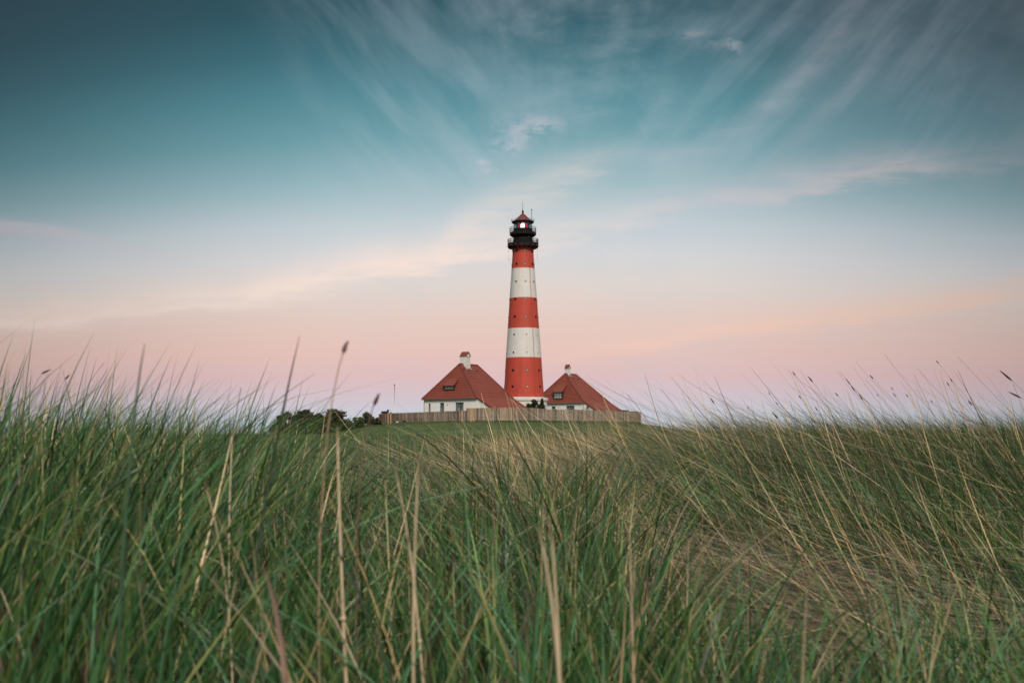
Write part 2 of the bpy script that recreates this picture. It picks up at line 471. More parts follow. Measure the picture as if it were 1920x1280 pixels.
# ================================================================== terrain
def ss(x, a, b):
    t = np.clip((x - a) / (b - a), 0, 1); return t * t * (3 - 2 * t)

rng = np.random.default_rng(7)
_ph = rng.uniform(0, 6.28, (14, 2)); _dr = rng.uniform(0, 6.28, 14)
def wob(x, y, s, k0=0, n=7):
    """smooth wandering value in about -1..1"""
    r = 0
    for k in range(k0, k0 + n):
        f = s * (0.6 + 0.35 * (k - k0))
        r = r + np.sin((x * math.cos(_dr[k]) + y * math.sin(_dr[k])) * f + _ph[k, 0]) / (1 + 0.4 * (k - k0))
    return r / 2.6

GH = 0.70                          # usual height of the grass above the soil
def top_rel(x, y):
    """height of the grass surface relative to the camera"""
    d = np.hypot(x, y); u = x / np.maximum(y, 0.3)
    u = np.where(y > 0.3, u, 0.0 * u)
    t = -0.135 + 0.0 * d
    hx = ss(x, 0.25, 0.75) * (1 - ss(x, 2.2, 3.2)); hy_ = ss(y, 2.3, 3.2) * (1 - ss(y, 4.3, 7.2))
    t = t - 0.21 * hx * hy_
    t = t + 0.19 * ss(-u, 0.12, 0.24) * ss(d, 1.4, 3.4) * (1 - ss(d, 8, 18))
    t = t + 0.235 * ss(u, 0.03, 0.19) * ss(d, 4.2, 8.5) * (1 - ss(d, 13, 26))
    t = t - 0.12 * ss(u, 0.05, 0.20) * (1 - ss(d, 2.5, 5.0)) * ss(d, 1.5, 2.3)
    t = t - 0.16 * (1 - ss(d, 1.1, 2.1))
    t = t + 0.05 * ss(-u, 0.28, 0.42) * ss(d, 1.5, 3.0) * (1 - ss(d, 5, 9))
    t = t + 0.038 * wob(x, y, 1.1) * ss(d, 1, 3) * (1 - 0.6 * ss(d, 12, 30))
    return t
def gz(x, y):
    return CAMZ + top_rel(x, y) - GH + 0.03
# mound
MC = (-1.0, 244.0)
PLAT = 3.05
def mound_z(x, y):
    dx = (x - MC[0]); dy = (y - MC[1])
    r = np.sqrt((dx / 1.0) ** 2 + (dy / 1.45) ** 2)
    a = np.where(dx < 0, 1.0, 0.93)
    return PLAT * (1 - ss(r / a, 21.5, 50.0)) + 0.25 * (1 - ss(r, 5, 26)) - 0.15

def grid_mesh(name, xs, ys, zf, m, kind=None):
    gx, gy = np.meshgrid(xs, ys)
    z = zf(gx, gy)
    co = np.stack([gx, gy, z], -1).reshape(-1, 3)
    nx, ny = len(xs), len(ys)
    i = np.arange((ny - 1) * (nx - 1)); r = i // (nx - 1); c = i % (nx - 1)
    a = r * nx + c
    f = np.stack([a, a + 1, a + nx + 1, a + nx], -1)
    me = bpy.data.meshes.new(name)
    me.from_pydata(co.tolist(), [], f.tolist())
    me.materials.append(m)
    me.polygons.foreach_set('use_smooth', [True] * len(f))
    me.update()
    o = bpy.data.objects.new(name, me); C.objects.link(o)
    if kind: o['kind'] = kind
    return o

def spaced(a, b, n, p):
    t = np.linspace(-1, 1, n)
    return np.sign(t) * np.abs(t) ** p * (b - a) / 2 + (a + b) / 2
xs = np.sign(np.linspace(-1, 1, 161)) * (np.abs(np.linspace(-1, 1, 161)) ** 4) * 6000
ys = np.concatenate([-np.geomspace(6000, 4, 20), np.linspace(-3, 12, 80), np.geomspace(12.4, 9000, 90)])
M['soil'] = mat('marsh_soil_and_thatch', (0.022, 0.020, 0.012), 0.95, 0.5, 3.0, col2=(0.010, 0.008, 0.006), bump=0.4)
ground = grid_mesh('ground', xs, ys, gz, M['soil'], 'structure')
M['lawn'] = mat('mown_mound_grass', (0.070, 0.105, 0.022), 0.9, 0.5, 0.55, stretch=(1, .35, 2.5), col2=(0.036, 0.062, 0.014), bump=0.8)
gx_ = np.linspace(-62, 60, 150); gy_ = np.linspace(150, 320, 120)
mound = grid_mesh('grass_mound', gx_, gy_, mound_z, M['lawn'], 'structure')

# ================================================================== grass
def ribbons(name, base, length, th0, th1, az, width, yaw, col, nseg, tipw=0.04, parent=None, kink=None, colt=None, smooth=True):
    """N curved blades. th0/th1: angle from the vertical at foot and tip; az: direction of the lean; yaw: facing of the flat"""
    N = len(base)
    L = nseg + 1
    t = np.linspace(0, 1, L)
    pos = np.zeros((N, L, 3), np.float32)
    pos[:, 0] = base
    for k in range(1, L):
        tm = (t[k] + t[k - 1]) / 2
        th = th0 + (th1 - th0) * tm ** 1.3
        if kink is not None:
            th = th + kink[1] * (tm > kink[0])
        ds = length / nseg
        pos[:, k, 0] = pos[:, k - 1, 0] + ds * np.sin(th) * np.cos(az)
        pos[:, k, 1] = pos[:, k - 1, 1] + ds * np.sin(th) * np.sin(az)
        pos[:, k, 2] = pos[:, k - 1, 2] + ds * np.cos(th)
    wx, wy = np.cos(yaw), np.sin(yaw)
    prof = (0.75 + 0.5 * t) * (1 - t ** 2.2) + tipw
    co = np.zeros((N, L, 2, 3), np.float32)
    for sgn, j in ((-0.5, 0), (0.5, 1)):
        off = width[:, None] * prof[None] * sgn
        co[:, :, j, 0] = pos[:, :, 0] + off * wx[:, None]
        co[:, :, j, 1] = pos[:, :, 1] + off * wy[:, None]
        co[:, :, j, 2] = pos[:, :, 2]
    nv = N * L * 2
    idx = (np.arange(N)[:, None] * (L * 2) + np.arange(nseg)[None] * 2).reshape(-1)
    f = np.stack([idx, idx + 1, idx + 3, idx + 2], -1).astype(np.int32)
    nf = len(f)
    me = bpy.data.meshes.new(name)
    me.vertices.add(nv); me.loops.add(nf * 4); me.polygons.add(nf)
    me.vertices.foreach_set('co', co.reshape(-1))
    me.loops.foreach_set('vertex_index', f.reshape(-1))
    me.polygons.foreach_set('loop_start', np.arange(nf, dtype=np.int32) * 4)
    me.polygons.foreach_set('use_smooth', np.ones(nf, bool))
    ca = me.color_attributes.new('tint', 'FLOAT_COLOR', 'POINT')
    cc = np.ones((N, L, 2, 4), np.float32)
    cc[..., :3] = col[:, None, None, :]
    if colt is not None:                # dry tip colour
        f_ = (np.clip((t - colt[1][:, None]) / 0.25, 0, 1))[:, :, None, None]
        cc[..., :3] = cc[..., :3] * (1 - f_) + colt[0][:, None, None, :] * f_
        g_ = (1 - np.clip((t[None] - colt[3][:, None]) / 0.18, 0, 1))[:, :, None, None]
        cc[..., :3] = cc[..., :3] * (1 - g_) + colt[2][:, None, None, :] * g_  # brown dead sheath at the foot, deepened as painted shade low in the grass
    ca.data.foreach_set('color', cc.reshape(-1))
    me.materials.append(M['grass'])
    me.update()
    o = bpy.data.objects.new(name, me); C.objects.link(o)
    if parent: o.parent = parent
    return o

GREENS = np.array([(.052, .155, .042), (.068, .190, .062), (.100, .225, .110), (.120, .215, .050), (.040, .115, .032), (.165, .235, .065)])
STRAWS = np.array([(.58, .43, .22), (.68, .54, .32), (.48, .35, .18), (.60, .45, .20), (.44, .33, .22)])
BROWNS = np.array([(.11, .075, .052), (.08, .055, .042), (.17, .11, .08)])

def sample_sector(n, d0, d1, a0, a1, r, p=1.0):
    """n random points, area-uniform for p=1, denser near for p<1"""
    q = r.random(n)
    if p == 1.0: d = np.sqrt(d0 ** 2 + q * (d1 ** 2 - d0 ** 2))
    else: d = (d0 ** (2 * p) + q * (d1 ** (2 * p) - d0 ** (2 * p))) ** (1 / (2 * p))
    a = r.uniform(a0, a1, n)
    return d * np.sin(a), d * np.cos(a)

def field(name, n, d0, d1, half, seed, nseg, wmin, wk, p=1.0, hscale=1.0):
    r = np.random.default_rng(seed)
    x, y = sample_sector(n, d0, d1, -half, half, r, p)
    # clumping
    cl = wob(x, y, 7.0, 3, 7) * 0.5 + 0.5
    keep = r.random(n) < (0.45 + 0.75 * cl)
    # fewer green blades in the flattened hollow
    hol = ss(x, 0.30, 0.75) * (1 - ss(x, 1.5, 2.2)) * ss(y, 2.6, 3.3) * (1 - ss(y, 4.2, 5.2))
    keep &= r.random(n) > 0.80 * hol
    if d1 < 7: keep &= r.random(n) > 0.42 * (1 - ss(np.hypot(x, y), 1.6, 3.2))
    # nothing stands within reach of the lens
    dd = np.hypot(x, y)
    keep &= ~((dd < 0.75) & (np.abs(x) < 0.6 * np.maximum(y, 0) + 0.12) & (y > -0.1))
    x, y, hol = x[keep], y[keep], hol[keep]; n = len(x)
    d = np.hypot(x, y); u = x / np.maximum(y, 0.3)
    # straw share by place
    centre = np.exp(-((u - 0.055) / 0.07) ** 2) * ss(d, 3.0, 5) * (1 - ss(d, 40, 80))
    sf = 0.045 + 0.28 * centre + 0.02 * ss(u, 0.02, 0.15) * ss(d, 3, 6) + 0.25 * hol
    sf = sf + 0.10 * np.clip(wob(x, y, 2.3, 5, 6), 0, 1)
    kind = r.random(n)
    straw = kind < sf
    brown = (~straw) & (kind > 0.95)
    g = GREENS[np.minimum((r.random(n) * 6).astype(int), 5)]
    patch = (wob(x, y, 1.5, 2, 6) * 0.5 + 0.5)[:, None]
    g = g * (0.42 + 0.45 * patch) * np.exp(r.normal(0, .42, (n, 1)))
    g = np.minimum(g, .34)
    col = np.where(straw[:, None], STRAWS[(r.random(n) * 5).astype(int)] * r.uniform(0.40, 1.25, (n, 1)), g)
    col = np.where(brown[:, None], BROWNS[(r.random(n) * 3).astype(int)], col)
    lx = ss(u, 0.00, 0.14) * ss(d, 2.0, 5.0)            # 1 on the right
    ll = ss(-u, 0.06, 0.2)
    z = gz(x, y)
    Hh = GH * hscale * (0.62 + 0.44 * r.random(n) + 0.25 * np.maximum(r.random(n) - 0.7, 0) / 0.3 * r.random(n))
    Hh = Hh * (1 - 0.45 * hol) * (0.95 + 0.13 * wob(x + 3, y, 5.0, 0, 6))
    # lean: left of the picture to the right, right of it to the left
    mean = 0.14 * ll - 0.34 * lx
    sx = mean + 0.20 * wob(x, y, 2.6, 1, 6) + 0.14 * wob(y, x, 7.0, 4, 6)
    sy = 0.16 * wob(x + 9, y - 4, 3.1, 2, 6)
    nr_ = 0.15 + 0.09 * (d < 6)
    vx = sx + r.normal(0, nr_, n); vy = sy + r.normal(0, nr_, n)
    th = np.clip(np.hypot(vx, vy), 0, 1.25); az = np.arctan2(vy, vx)
    th0 = th * 0.40; th1 = th * 1.7 + r.normal(0, 0.20, n) + 0.08
    length = Hh / np.maximum(np.cos(np.clip((th0 + th1) / 2, -0.9, 0.9)), 0.55)
    # dry ones stand a bit proud
    length = length * np.where(straw, 1.06, 1.0)
    w = np.maximum(wmin, wk * d) * r.uniform(0.55, 1.25, n) * np.where(straw, 0.72, 1.0)
    yaw = r.uniform(-1.3, 1.3, n)
    kk = np.where(straw & (r.random(n) < .3), r.uniform(0.3, 1.3, n), 0)
    tips = STRAWS[(r.random(n) * 5).astype(int)] * 0.8
    tpos = np.where(r.random(n) < 0.13, r.uniform(0.5, 0.9, n), 2.0)
    base = np.stack([x, y, z - 0.02], -1)
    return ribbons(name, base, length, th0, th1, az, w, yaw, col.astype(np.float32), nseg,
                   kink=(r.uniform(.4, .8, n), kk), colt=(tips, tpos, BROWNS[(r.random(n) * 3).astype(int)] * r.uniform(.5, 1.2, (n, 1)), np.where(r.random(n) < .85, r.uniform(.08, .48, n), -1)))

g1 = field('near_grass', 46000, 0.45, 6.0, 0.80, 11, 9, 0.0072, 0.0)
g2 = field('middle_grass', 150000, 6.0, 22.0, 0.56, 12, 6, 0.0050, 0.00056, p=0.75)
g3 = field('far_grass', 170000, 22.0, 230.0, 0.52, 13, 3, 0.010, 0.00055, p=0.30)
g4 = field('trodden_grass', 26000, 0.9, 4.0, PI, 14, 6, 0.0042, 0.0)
for o, lb in ((g1, 'blurred green grass blades nearest the viewer, filling the bottom of the picture'),
              (g2, 'leaning green and straw grass in the middle distance of the meadow'),
              (g3, 'fine distant meadow grass running up to the foot of the mound'),
              (g4, 'green grass at the sides of the viewpoint, outside the lower corners')):
    tag(o, lb, 'grass', kind='stuff')

def mound_tufts():
    r = np.random.default_rng(77); n = 70000
    x = r.uniform(-52, 46, n); y = r.uniform(192, 226, n)
    z = mound_z(x, y); k = (z > -.05) & (r.random(n) < .35 + .5 * (wob(x, y, 1.2, 2, 6) * .5 + .5)); x, y, z = x[k], y[k], z[k]; n = len(x)
    c = np.array([(.085, .125, .026), (.060, .095, .022), (.110, .130, .035), (.045, .070, .016)])[r.integers(0, 4, n)] * r.uniform(.6, 1.25, (n, 1))
    az = r.uniform(0, 2 * PI, n); th = r.uniform(.1, .9, n)
    o = ribbons('mound_turf', np.stack([x, y, z - .03], -1), r.uniform(.08, .22, n), th * .5, th, az, r.uniform(.03, .07, n), r.uniform(-.8, .8, n), c.astype(np.float32), 2)
    tag(o, 'short mown turf on the slope below the fence', 'grass', kind='stuff')
mound_tufts()

# flattened straw lying in the hollow and among the leaning grass
def straw_mat(name, n, seed, boxs, lab, lenr=(0.4, 1.0), zr=(0.30, 0.80), pink=False):
    r = np.random.default_rng(seed)
    x = np.empty(n); y = np.empty(n)
    x = r.normal(boxs[0], boxs[2], n); y = r.normal(boxs[1], boxs[3], n)
    z = gz(x, y) + r.uniform(*zr, n) * GH
    az = PI + r.normal(0, 0.38, n)
    th0 = r.normal(1.42, 0.10, n); th1 = r.normal(1.30, 0.22, n)
    ln = r.uniform(*lenr, n)
    cols = np.concatenate([STRAWS, BROWNS * 1.6, np.array([(.36, .25, .21), (.42, .31, .26)])])
    c = cols[(r.random(n) * len(cols)).astype(int)] * r.uniform(0.25, 1.25, (n, 1))
    base = np.stack([x, y, z], -1)
    o = ribbons(name, base, ln, th0, th1, az, r.uniform(.0026, .0056, n), PI / 2 + r.normal(0, .5, n), c.astype(np.float32), 7, tipw=.3,
                kink=(r.uniform(.3, .9, n), r.normal(0, .25, n)))
    tag(o, lab, 'dry grass', kind='stuff')
    return o
straw_mat('flattened_straw', 2300, 21, (1.05, 3.9, .42, .50), 'flattened pinkish brown straw lying in the hollow at lower right')
straw_mat('matted_straw', 3000, 22, (1.1, 7.0, 1.0, 1.3), 'pale matted straw lying among the leaning green grass right of centre', (0.4, .9), (.55, .9))

# long straw stems leaning to the left over the right half of the meadow
def stems(name, n, seed, urange, drange, lean, lab, h=(0.62, 0.95), w=(.0018, .0030), umean=None, brown=.1, bright=1.0):
    r = np.random.default_rng(seed)
    d = np.sqrt(r.uniform(drange[0] ** 1.4, drange[1] ** 1.4, n)) ** (2 / 1.4)
    u = r.uniform(*urange, n) if umean is None else r.normal(*umean, n)
    y = d / np.sqrt(1 + u * u); x = u * y
    # tufts
    tx = wob(x, y, 4.0, 1, 6)
    k = r.random(n) < np.clip(.45 + .6 * tx, .12, 1)
    x, y, d, u = x[k], y[k], d[k], u[k]; n = len(x)
    ln = r.uniform(*h, n)
    th0 = np.abs(r.normal(lean, .18, n)); th1 = th0 * r.uniform(.45, 1.15, n)
    side = -1 if lean < 0 else 1
    th0 = np.abs(lean) + r.normal(0, .16, n); th1 = th0 * r.uniform(.4, 1.0, n)
    az = (PI if lean < 0 else 0) + r.normal(0, .30, n)
    c = STRAWS[(r.random(n) * 5).astype(int)] * r.uniform(.6, 1.3, (n, 1)) * bright
    b = r.random(n) < brown
    c[b] = BROWNS[(r.random(b.sum()) * 3).astype(int)]
    ww = r.uniform(*w, n) * np.maximum(1, d / 7)
    base = np.stack([x, y, gz(x, y)], -1)
    kk = np.where(r.random(n) < .30, r.uniform(.3, 1.3, n), r.normal(0, .05, n))
    o = ribbons(name, base, ln, th0, th1, az, ww, r.uniform(-.6, .6, n), c.astype(np.float32), 10, tipw=.25, kink=(r.uniform(.45, .9, n), kk))
    tag(o, lab, 'dry grass', kind='stuff')
    return o
stems('leaning_straw', 950, 31, (0.02, 0.50), (4.0, 13.0), -0.62, 'long golden straw stems leaning to the left over the right of the meadow', h=(.55, 1.12), w=(.0030, .0056), bright=1.15)
stems('arching_straw', 300, 36, (.14, .52), (3.2, 7.5), -1.12, 'long bright straw stems arching low to the left over the hollow at right', h=(.9, 1.35), w=(.0028, .0048), bright=1.2)
stems('pale_straw', 1500, 32, (-.1, .2), (7.0, 22.0), -0.42, 'short pale straw tufts in front of the mound at centre', h=(.68, .90), umean=(.055, .055), bright=1.1)
stems('upright_straw', 420, 33, (-.50, -.02), (2.2, 9.0), 0.22, 'scattered upright straw stems in the left half of the meadow', h=(.55, .84), w=(.0030, .0055), bright=1.25)
stems('foreground_straw', 150, 34, (-.42, .35), (1.5, 3.4), 0.10, 'blurred thick straw stems standing in the foreground', h=(.50, .70), w=(.003, .0055), brown=.25)

def tall(name, n, seed, lab):
    r = np.random.default_rng(seed)
    d = r.uniform(1.7, 6.5, n); u = r.uniform(-.52, -.15, n)
    y = d / np.sqrt(1 + u * u); x = u * y
    k = r.random(n) < ss(-u, .14, .26) * np.clip(.5 + .6 * wob(x, y, 5., 2, 6), .1, 1)
    x, y, d = x[k], y[k], d[k]; n = len(x)
    ln = GH * r.uniform(.90, 1.27, n); th0 = r.normal(.14, .14, n); th1 = th0 + r.uniform(.05, 1.0, n)
    c = GREENS[(r.random(n) * 6).astype(int)] * r.uniform(.55, .95, (n, 1))
    o = ribbons(name, np.stack([x, y, gz(x, y)], -1), ln, th0, th1, r.normal(0, .5, n), r.uniform(.0045, .0095, n), r.uniform(-1, 1, n), c.astype(np.float32), 11, tipw=.02)
    tag(o, lab, 'grass', kind='stuff')
tall('tall_grass', 1500, 41, 'taller dark grass blades rising into the sky over the left of the meadow')

# ------------------------------------------------------------------ single stalks and blades one can point to
M['stalk_straw'] = mat('dry_stalk', (0.42, 0.29, 0.17), 0.7, 0.35, 14.0)
M['stalk_brown'] = mat('brown_stalk', (0.20, 0.12, 0.09), 0.7, 0.35, 14.0)
M['seed'] = mat('dark_seed_head', (0.055, 0.035, 0.030), 0.8, 0.4, 60.0)
M['seed_pale'] = mat('pale_seed_head', (0.26, 0.13, 0.12), 0.8, 0.4, 60.0)
M['blade'] = mat('broad_green_blade', (0.060, 0.115, 0.060), 0.5, 0.35, 9.0)
M['blade_dark'] = mat('dark_green_blade', (0.055, 0.085, 0.050), 0.5, 0.35, 9.0)
M['straw_thick'] = mat('thick_pale_straw', (0.74, 0.57, 0.36), 0.7, 0.30, 20.0, stretch=(1, 1, .3))

def bez(p0, p1, p2, n=12):
    out = []
    for i in range(n + 1):
        t = i / n
        out.append(p0 * (1 - t) ** 2 + p1 * 2 * t * (1 - t) + p2 * t * t)
    return out
def stalk(tip_px, mid_px, foot_px, d, r0, label, m=None, head=None, group=None, seed=0, name='grass_stalk', broad=False):
    """one stalk with its foot in the soil; the three photo pixels give its line at distance d"""
    r0 = r0 * (.92 if m is M['straw_thick'] else .72)
    rs = random.Random(seed)
    tip = at(*tip_px, d); mid = at(*mid_px, d)
    foot = at(*foot_px, d)
    fz = float(gz(np.float64(foot.x), np.float64(d))) - 0.02
    if fz < foot.z and mid.z - foot.z > 1e-3:
        k_ = (mid.z - fz) / (mid.z - foot.z)
        foot.x = mid.x + (foot.x - mid.x) * min(k_, 1.6) ** .8
    foot.z = float(gz(np.float64(foot.x), np.float64(d))) - 0.02
    mid.y += rs.uniform(-.03, .03)
    t_ = (foot - mid).length / ((foot - mid).length + (mid - tip).length)
    t_ = min(max(t_, .15), .85)
    ctrl = (mid - foot * (1 - t_) ** 2 - tip * t_ ** 2) / (2 * t_ * (1 - t_))
    pts = bez(foot, ctrl, tip, 14)
    root = empty(name, foot)
    loc = [p - foot for p in pts]
    n = len(loc)
    if broad:
        me = MB()
        for i in range(n - 1):
            w0 = r0 * (0.6 + .8 * i / n) * (1 - (i / (n - 1)) ** 3) + .0004
            w1 = r0 * (0.6 + .8 * (i + 1) / n) * (1 - ((i + 1) / (n - 1)) ** 3) + .0004
            a, b = loc[i], loc[i + 1]
            fold = Vector((0, r0 * .5, 0))
            for s_ in (-1, 1):
                me.add([a + fold * 0, a + Vector((s_ * w0, 0, 0)) - fold, b + Vector((s_ * w1, 0, 0)) - fold, b], [(0, 1, 2, 3)])
        me.build('leaf_blade', m or M['blade'], root, smooth=True)
    else:
        mb = MB()
        rr_ = [r0 * (1 - 0.62 * i / (n - 1)) for i in range(n)]
        mb.tube(loc, rr_, 6)
        # a node or two on the stem
        for q in (.35, .62):
            c_ = loc[int(q * (n - 1))]
            mb.ball(c_, r0 * 1.25, 4)
        mb.build('stem', m or M['stalk_straw'], root, smooth=True)
    if head:
        hl, hr, hm = head
        dirv = (loc[-1] - loc[-2]).normalized()
        hb = MB(); ax = loc[-1] - dirv * hl * .75
        hp = [ax + dirv * hl * q for q in (0, .12, .3, .5, .7, .88, 1.0)]
        hb.tube(hp, [hr * q for q in (.25, .7, 1, .95, .75, .45, .08)], 7)
        for _ in range(26):
            q = rs.uniform(.05, .9); c_ = ax + dirv * hl * q
            a_ = rs.uniform(0, 2 * PI)
            o_ = Vector((math.cos(a_), math.sin(a_), 0)) * hr * 1.3
            hb.tube([c_, c_ + o_ * .8 + dirv * hr * 1.6], [hr * .3, hr * .04], 4)
        hb.build('seed_head', hm, root, smooth=True)
    tag(root, label, 'grass stalk' if not broad else 'grass blade', group)
    return root

stalk((648, 645), (628, 740), (634, 1060), 1.75, .0027, 'tall blurred pale stalk with nodding seed head, left of the fence', M['stalk_straw'], (.018, .0035, M['seed_pale']), seed=1)
stalk((562, 628), (528, 750), (430, 1150), 2.0, .0040, 'tallest broad grass blade standing against the sky left of the trees', M['blade_dark'], seed=2, name='broad_grass', broad=True)
stalk((590, 698), (480, 785), (330, 1080), 2.6, .0036, 'dark blade slanting up to the right just left of the trees', M['blade_dark'], seed=3, name='broad_grass', broad=True)
stalk((708, 742), (690, 800), (700, 1100), 1.9, .0026, 'thin blurred stalk with a dark seed head, beside the left end of the fence', M['stalk_brown'], (.022, .0030, M['seed']), seed=4)
stalk((1880, 704), (1930, 750), (2060, 1000), 4.6, .0017, 'arching stalk with long black seed head at the right edge', M['stalk_brown'], (.062, .0038, M['seed']), seed=5)
stalk((1896, 742), (1950, 772), (2060, 1000), 4.6, .0015, 'lower stalk with black seed head at the right edge', M['stalk_brown'], (.058, .0034, M['seed']), seed=6)
stalk((503, 862), (590, 960), (760, 1260), 1.7, .0032, 'dark blade slanting down to the right in the left foreground', M['blade_dark'], seed=7, name='broad_grass', broad=True)
stalk((436, 800), (434, 905), (452, 1150), 2.3, .0030, 'upright thick straw stem in the left middle of the grass', M['straw_thick'], seed=8)
stalk((785, 850), (777, 1000), (800, 1290), 1.55, .0034, 'thick blurred straw stem left of centre, the right of a pair', M['straw_thick'], seed=9)
stalk((737, 868), (755, 960), (800, 1290), 1.75, .0030, 'thinner blurred straw stem left of centre, the left of a pair', M['straw_thick'], seed=10)
stalk((1006, 985), (1026, 1085), (1046, 1330), 1.35, .0036, 'snapped thick straw stem at centre bottom, leaning towards its neighbour', M['straw_thick'], seed=11)
stalk((1030, 988), (1038, 1085), (1050, 1330), 1.4, .0034, 'upright thick straw stem at centre bottom, right of the snapped one', M['straw_thick'], seed=12)
stalk((632, 800), (636, 900), (668, 1200), 1.8, .0040, 'thick pale straw stem below the tall nodding stalk', M['straw_thick'], seed=13)
stalk((272, 640), (266, 740), (230, 1100), 1.7, .0036, 'blurred broad blade standing highest at far left', M['blade'], seed=14, name='broad_grass', broad=True)
stalk((378, 885), (396, 990), (400, 1250), 1.9, .0028, 'crooked straw stem in the left foreground', M['straw_thick'], seed=15)
stalk((195, 676), (165, 720), (60, 960), 3.4, .0019, 'thin straight stalk slanting right above the far left grass', M['stalk_brown'], seed=16)
stalk((90, 690), (72, 704), (10, 940), 3.2, .0015, 'bent stalk with a drooping black seed head at far left', M['stalk_brown'], (.026, .0026, M['seed']), seed=17)
stalk((128, 700), (118, 722), (60, 940), 3.2, .0015, 'stalk with small dark seed head right of the drooping one', M['stalk_brown'], (.020, .0024, M['seed']), seed=18)
stalk((483, 1040), (505, 1110), (530, 1330), 1.45, .0056, 'wide faded dead leaf hanging in the lower left foreground', mat('dead_leaf', (0.34, 0.22, 0.17), 0.9, 0.4, 18.0), seed=19, name='dead_leaf', broad=True)
# seed stalks of the right-hand meadow: tip pixels read from the photograph, feet down to the right
TIPS = [(1487, 701, 1), (1500, 697, 0), (1517, 711, 2), (1570, 700, 0), (1604, 681, 0), (1601, 693, 0), (1632, 708, 2), (1659, 668, 0),
        (1719, 694, 0), (1588, 716, 3), (1597, 729, 2), (1612, 745, 2), (1756, 681, 1), (1796, 673, 0), (1776, 722, 1), (1688, 718, 0),
        (1851, 710, 0), (1498, 745, 1), (1511, 761, 1), (1441, 738, 1), (1333, 750, 2), (1567, 741, 1), (1699, 744, 1), (1717, 733, 0),
        (1644, 743, 1), (1671, 730, 1), (1455, 757, 1), (1450, 778, 2), (1401, 765, 1), (1363, 758, 0), (1782, 715, 1), (1816, 757, 2),
        (1831, 738, 0), (1871, 744, 0), (1675, 742, 1), (1745, 755, 1), (1238, 730, 0), (1176, 741, 0), (1529, 768, 1), (1623, 716, 0)]
OWN = {0: 'stalk with small dark head, leftmost of the tall stalks on the right', 2: 'stalk with long dark head, just right of the leftmost tall pair',
       7: 'tallest bare stalk above the right-hand grass', 6: 'stalk with thick black head just left of the tallest bare stalk',
       9: 'stalk with pale nodding head left of the tallest bare stalk', 11: 'short stalk with black head below the pale nodding head',
       12: 'tall stalk with small dark head between the two tallest bare stalks', 13: 'second tallest bare stalk, towards the right edge',
       14: 'stalk with small head just under the second tallest bare stalk', 16: 'bare stalk next left of the two black heads at the right edge',
       19: 'stalk with small dark head alone left of the tall stalks', 20: 'isolated stalk with long dark head farthest left on the right skyline',
       27: 'short stalk with black head lying almost level on the skyline', 36: 'blurred bare stalk just right of the end of the fence',
       37: 'blurred bare stalk crossing the sky above the right end of the fence', 31: 'short stalk with black head low at the right, under the second tallest stalk'}
for i, (tx, ty, hk) in enumerate(TIPS):
    rs = random.Random(100 + i)
    d = rs.uniform(6.5, 10.0) if tx > 1300 else rs.uniform(3.4, 4.5)
    run = (830 - ty) * rs.uniform(.45, .85) + 20
    head = None
    if hk == 1: head = (rs.uniform(.020, .032), .0032, M['seed'])
    if hk == 2: head = (rs.uniform(.040, .055), .0042, M['seed'])
    if hk == 3: head = (.05, .0036, M['seed_pale'])
    stalk((tx, ty), (tx + run * .55, (ty + 850) / 2), (tx + run * 1.9, 900), d, .0022,
          OWN.get(i, 'thin bare dry stalk leaning left among the crowd on the right skyline' if hk == 0 else 'thin dry stalk with a small dark seed head in the crowd on the right skyline'),
          M['stalk_straw'] if rs.random() < .5 else M['stalk_brown'], head, 'dry stalks above the grass on the right', seed=200 + i)

# ================================================================== lighthouse
TD = 240.0
tb = at(982, 788, TD)
LH = empty('lighthouse', (at(981.7, 780, TD).x, TD, float(mound_z(np.float64(2.3), np.float64(TD)))))
tag(LH, 'tall red and white banded lighthouse with black galleries and lit lantern', 'lighthouse')
K = TD / FPX * 1.001
def zz(py): return at(982, py, TD).z - LH.location.z
bands = [(744.5, 37.8), (735, 37.2), (720, 36.3), (705, 35.3), (688, 34.4), (671, 33.4), (652, 32.1), (635, 30.9), (616.5, 29.6), (600, 28.5), (580, 27.1),
         (559.5, 25.8), (540, 24.3), (522, 22.9), (504.5, 21.7), (490, 20.8), (478, 20.0), (467.5, 19.7)]
prof = [(r * K, zz(y)) for y, r in bands]
def slot(y):
    return 0 if y > 671 else 1 if y > 616.5 else 0 if y > 559.5 else 1 if y > 504.5 else 0
mis = [slot((bands[i][0] + bands[i + 1][0]) / 2) for i in range(len(bands) - 1)]
sh = MB(); sh.lathe(prof, 96, mis=mis)
sh.build('tower_shaft', [M['red'], M['cream']], LH, smooth=True)
pl = MB(); pl.lathe([(43.5 * K, -1.0), (43.5 * K, zz(757)), (43.7 * K, zz(752.6)), (45.2 * K, zz(751.8)), (45.6 * K, zz(749)), (45.4 * K, zz(746.6)), (38.0 * K, zz(745.2)), (36.5 * K, zz(744.6))], 96)
pl.build('plinth', M['plinth'], LH, smooth=False)
def rad_at(z):
    for i in range(len(prof) - 1):
        if prof[i][1] <= z <= prof[i + 1][1]:
            t = (z - prof[i][1]) / (prof[i + 1][1] - prof[i][1]); return prof[i][0] * (1 - t) + prof[i + 1][0] * t
    return prof[0][0] if z < prof[0][1] else prof[-1][0]
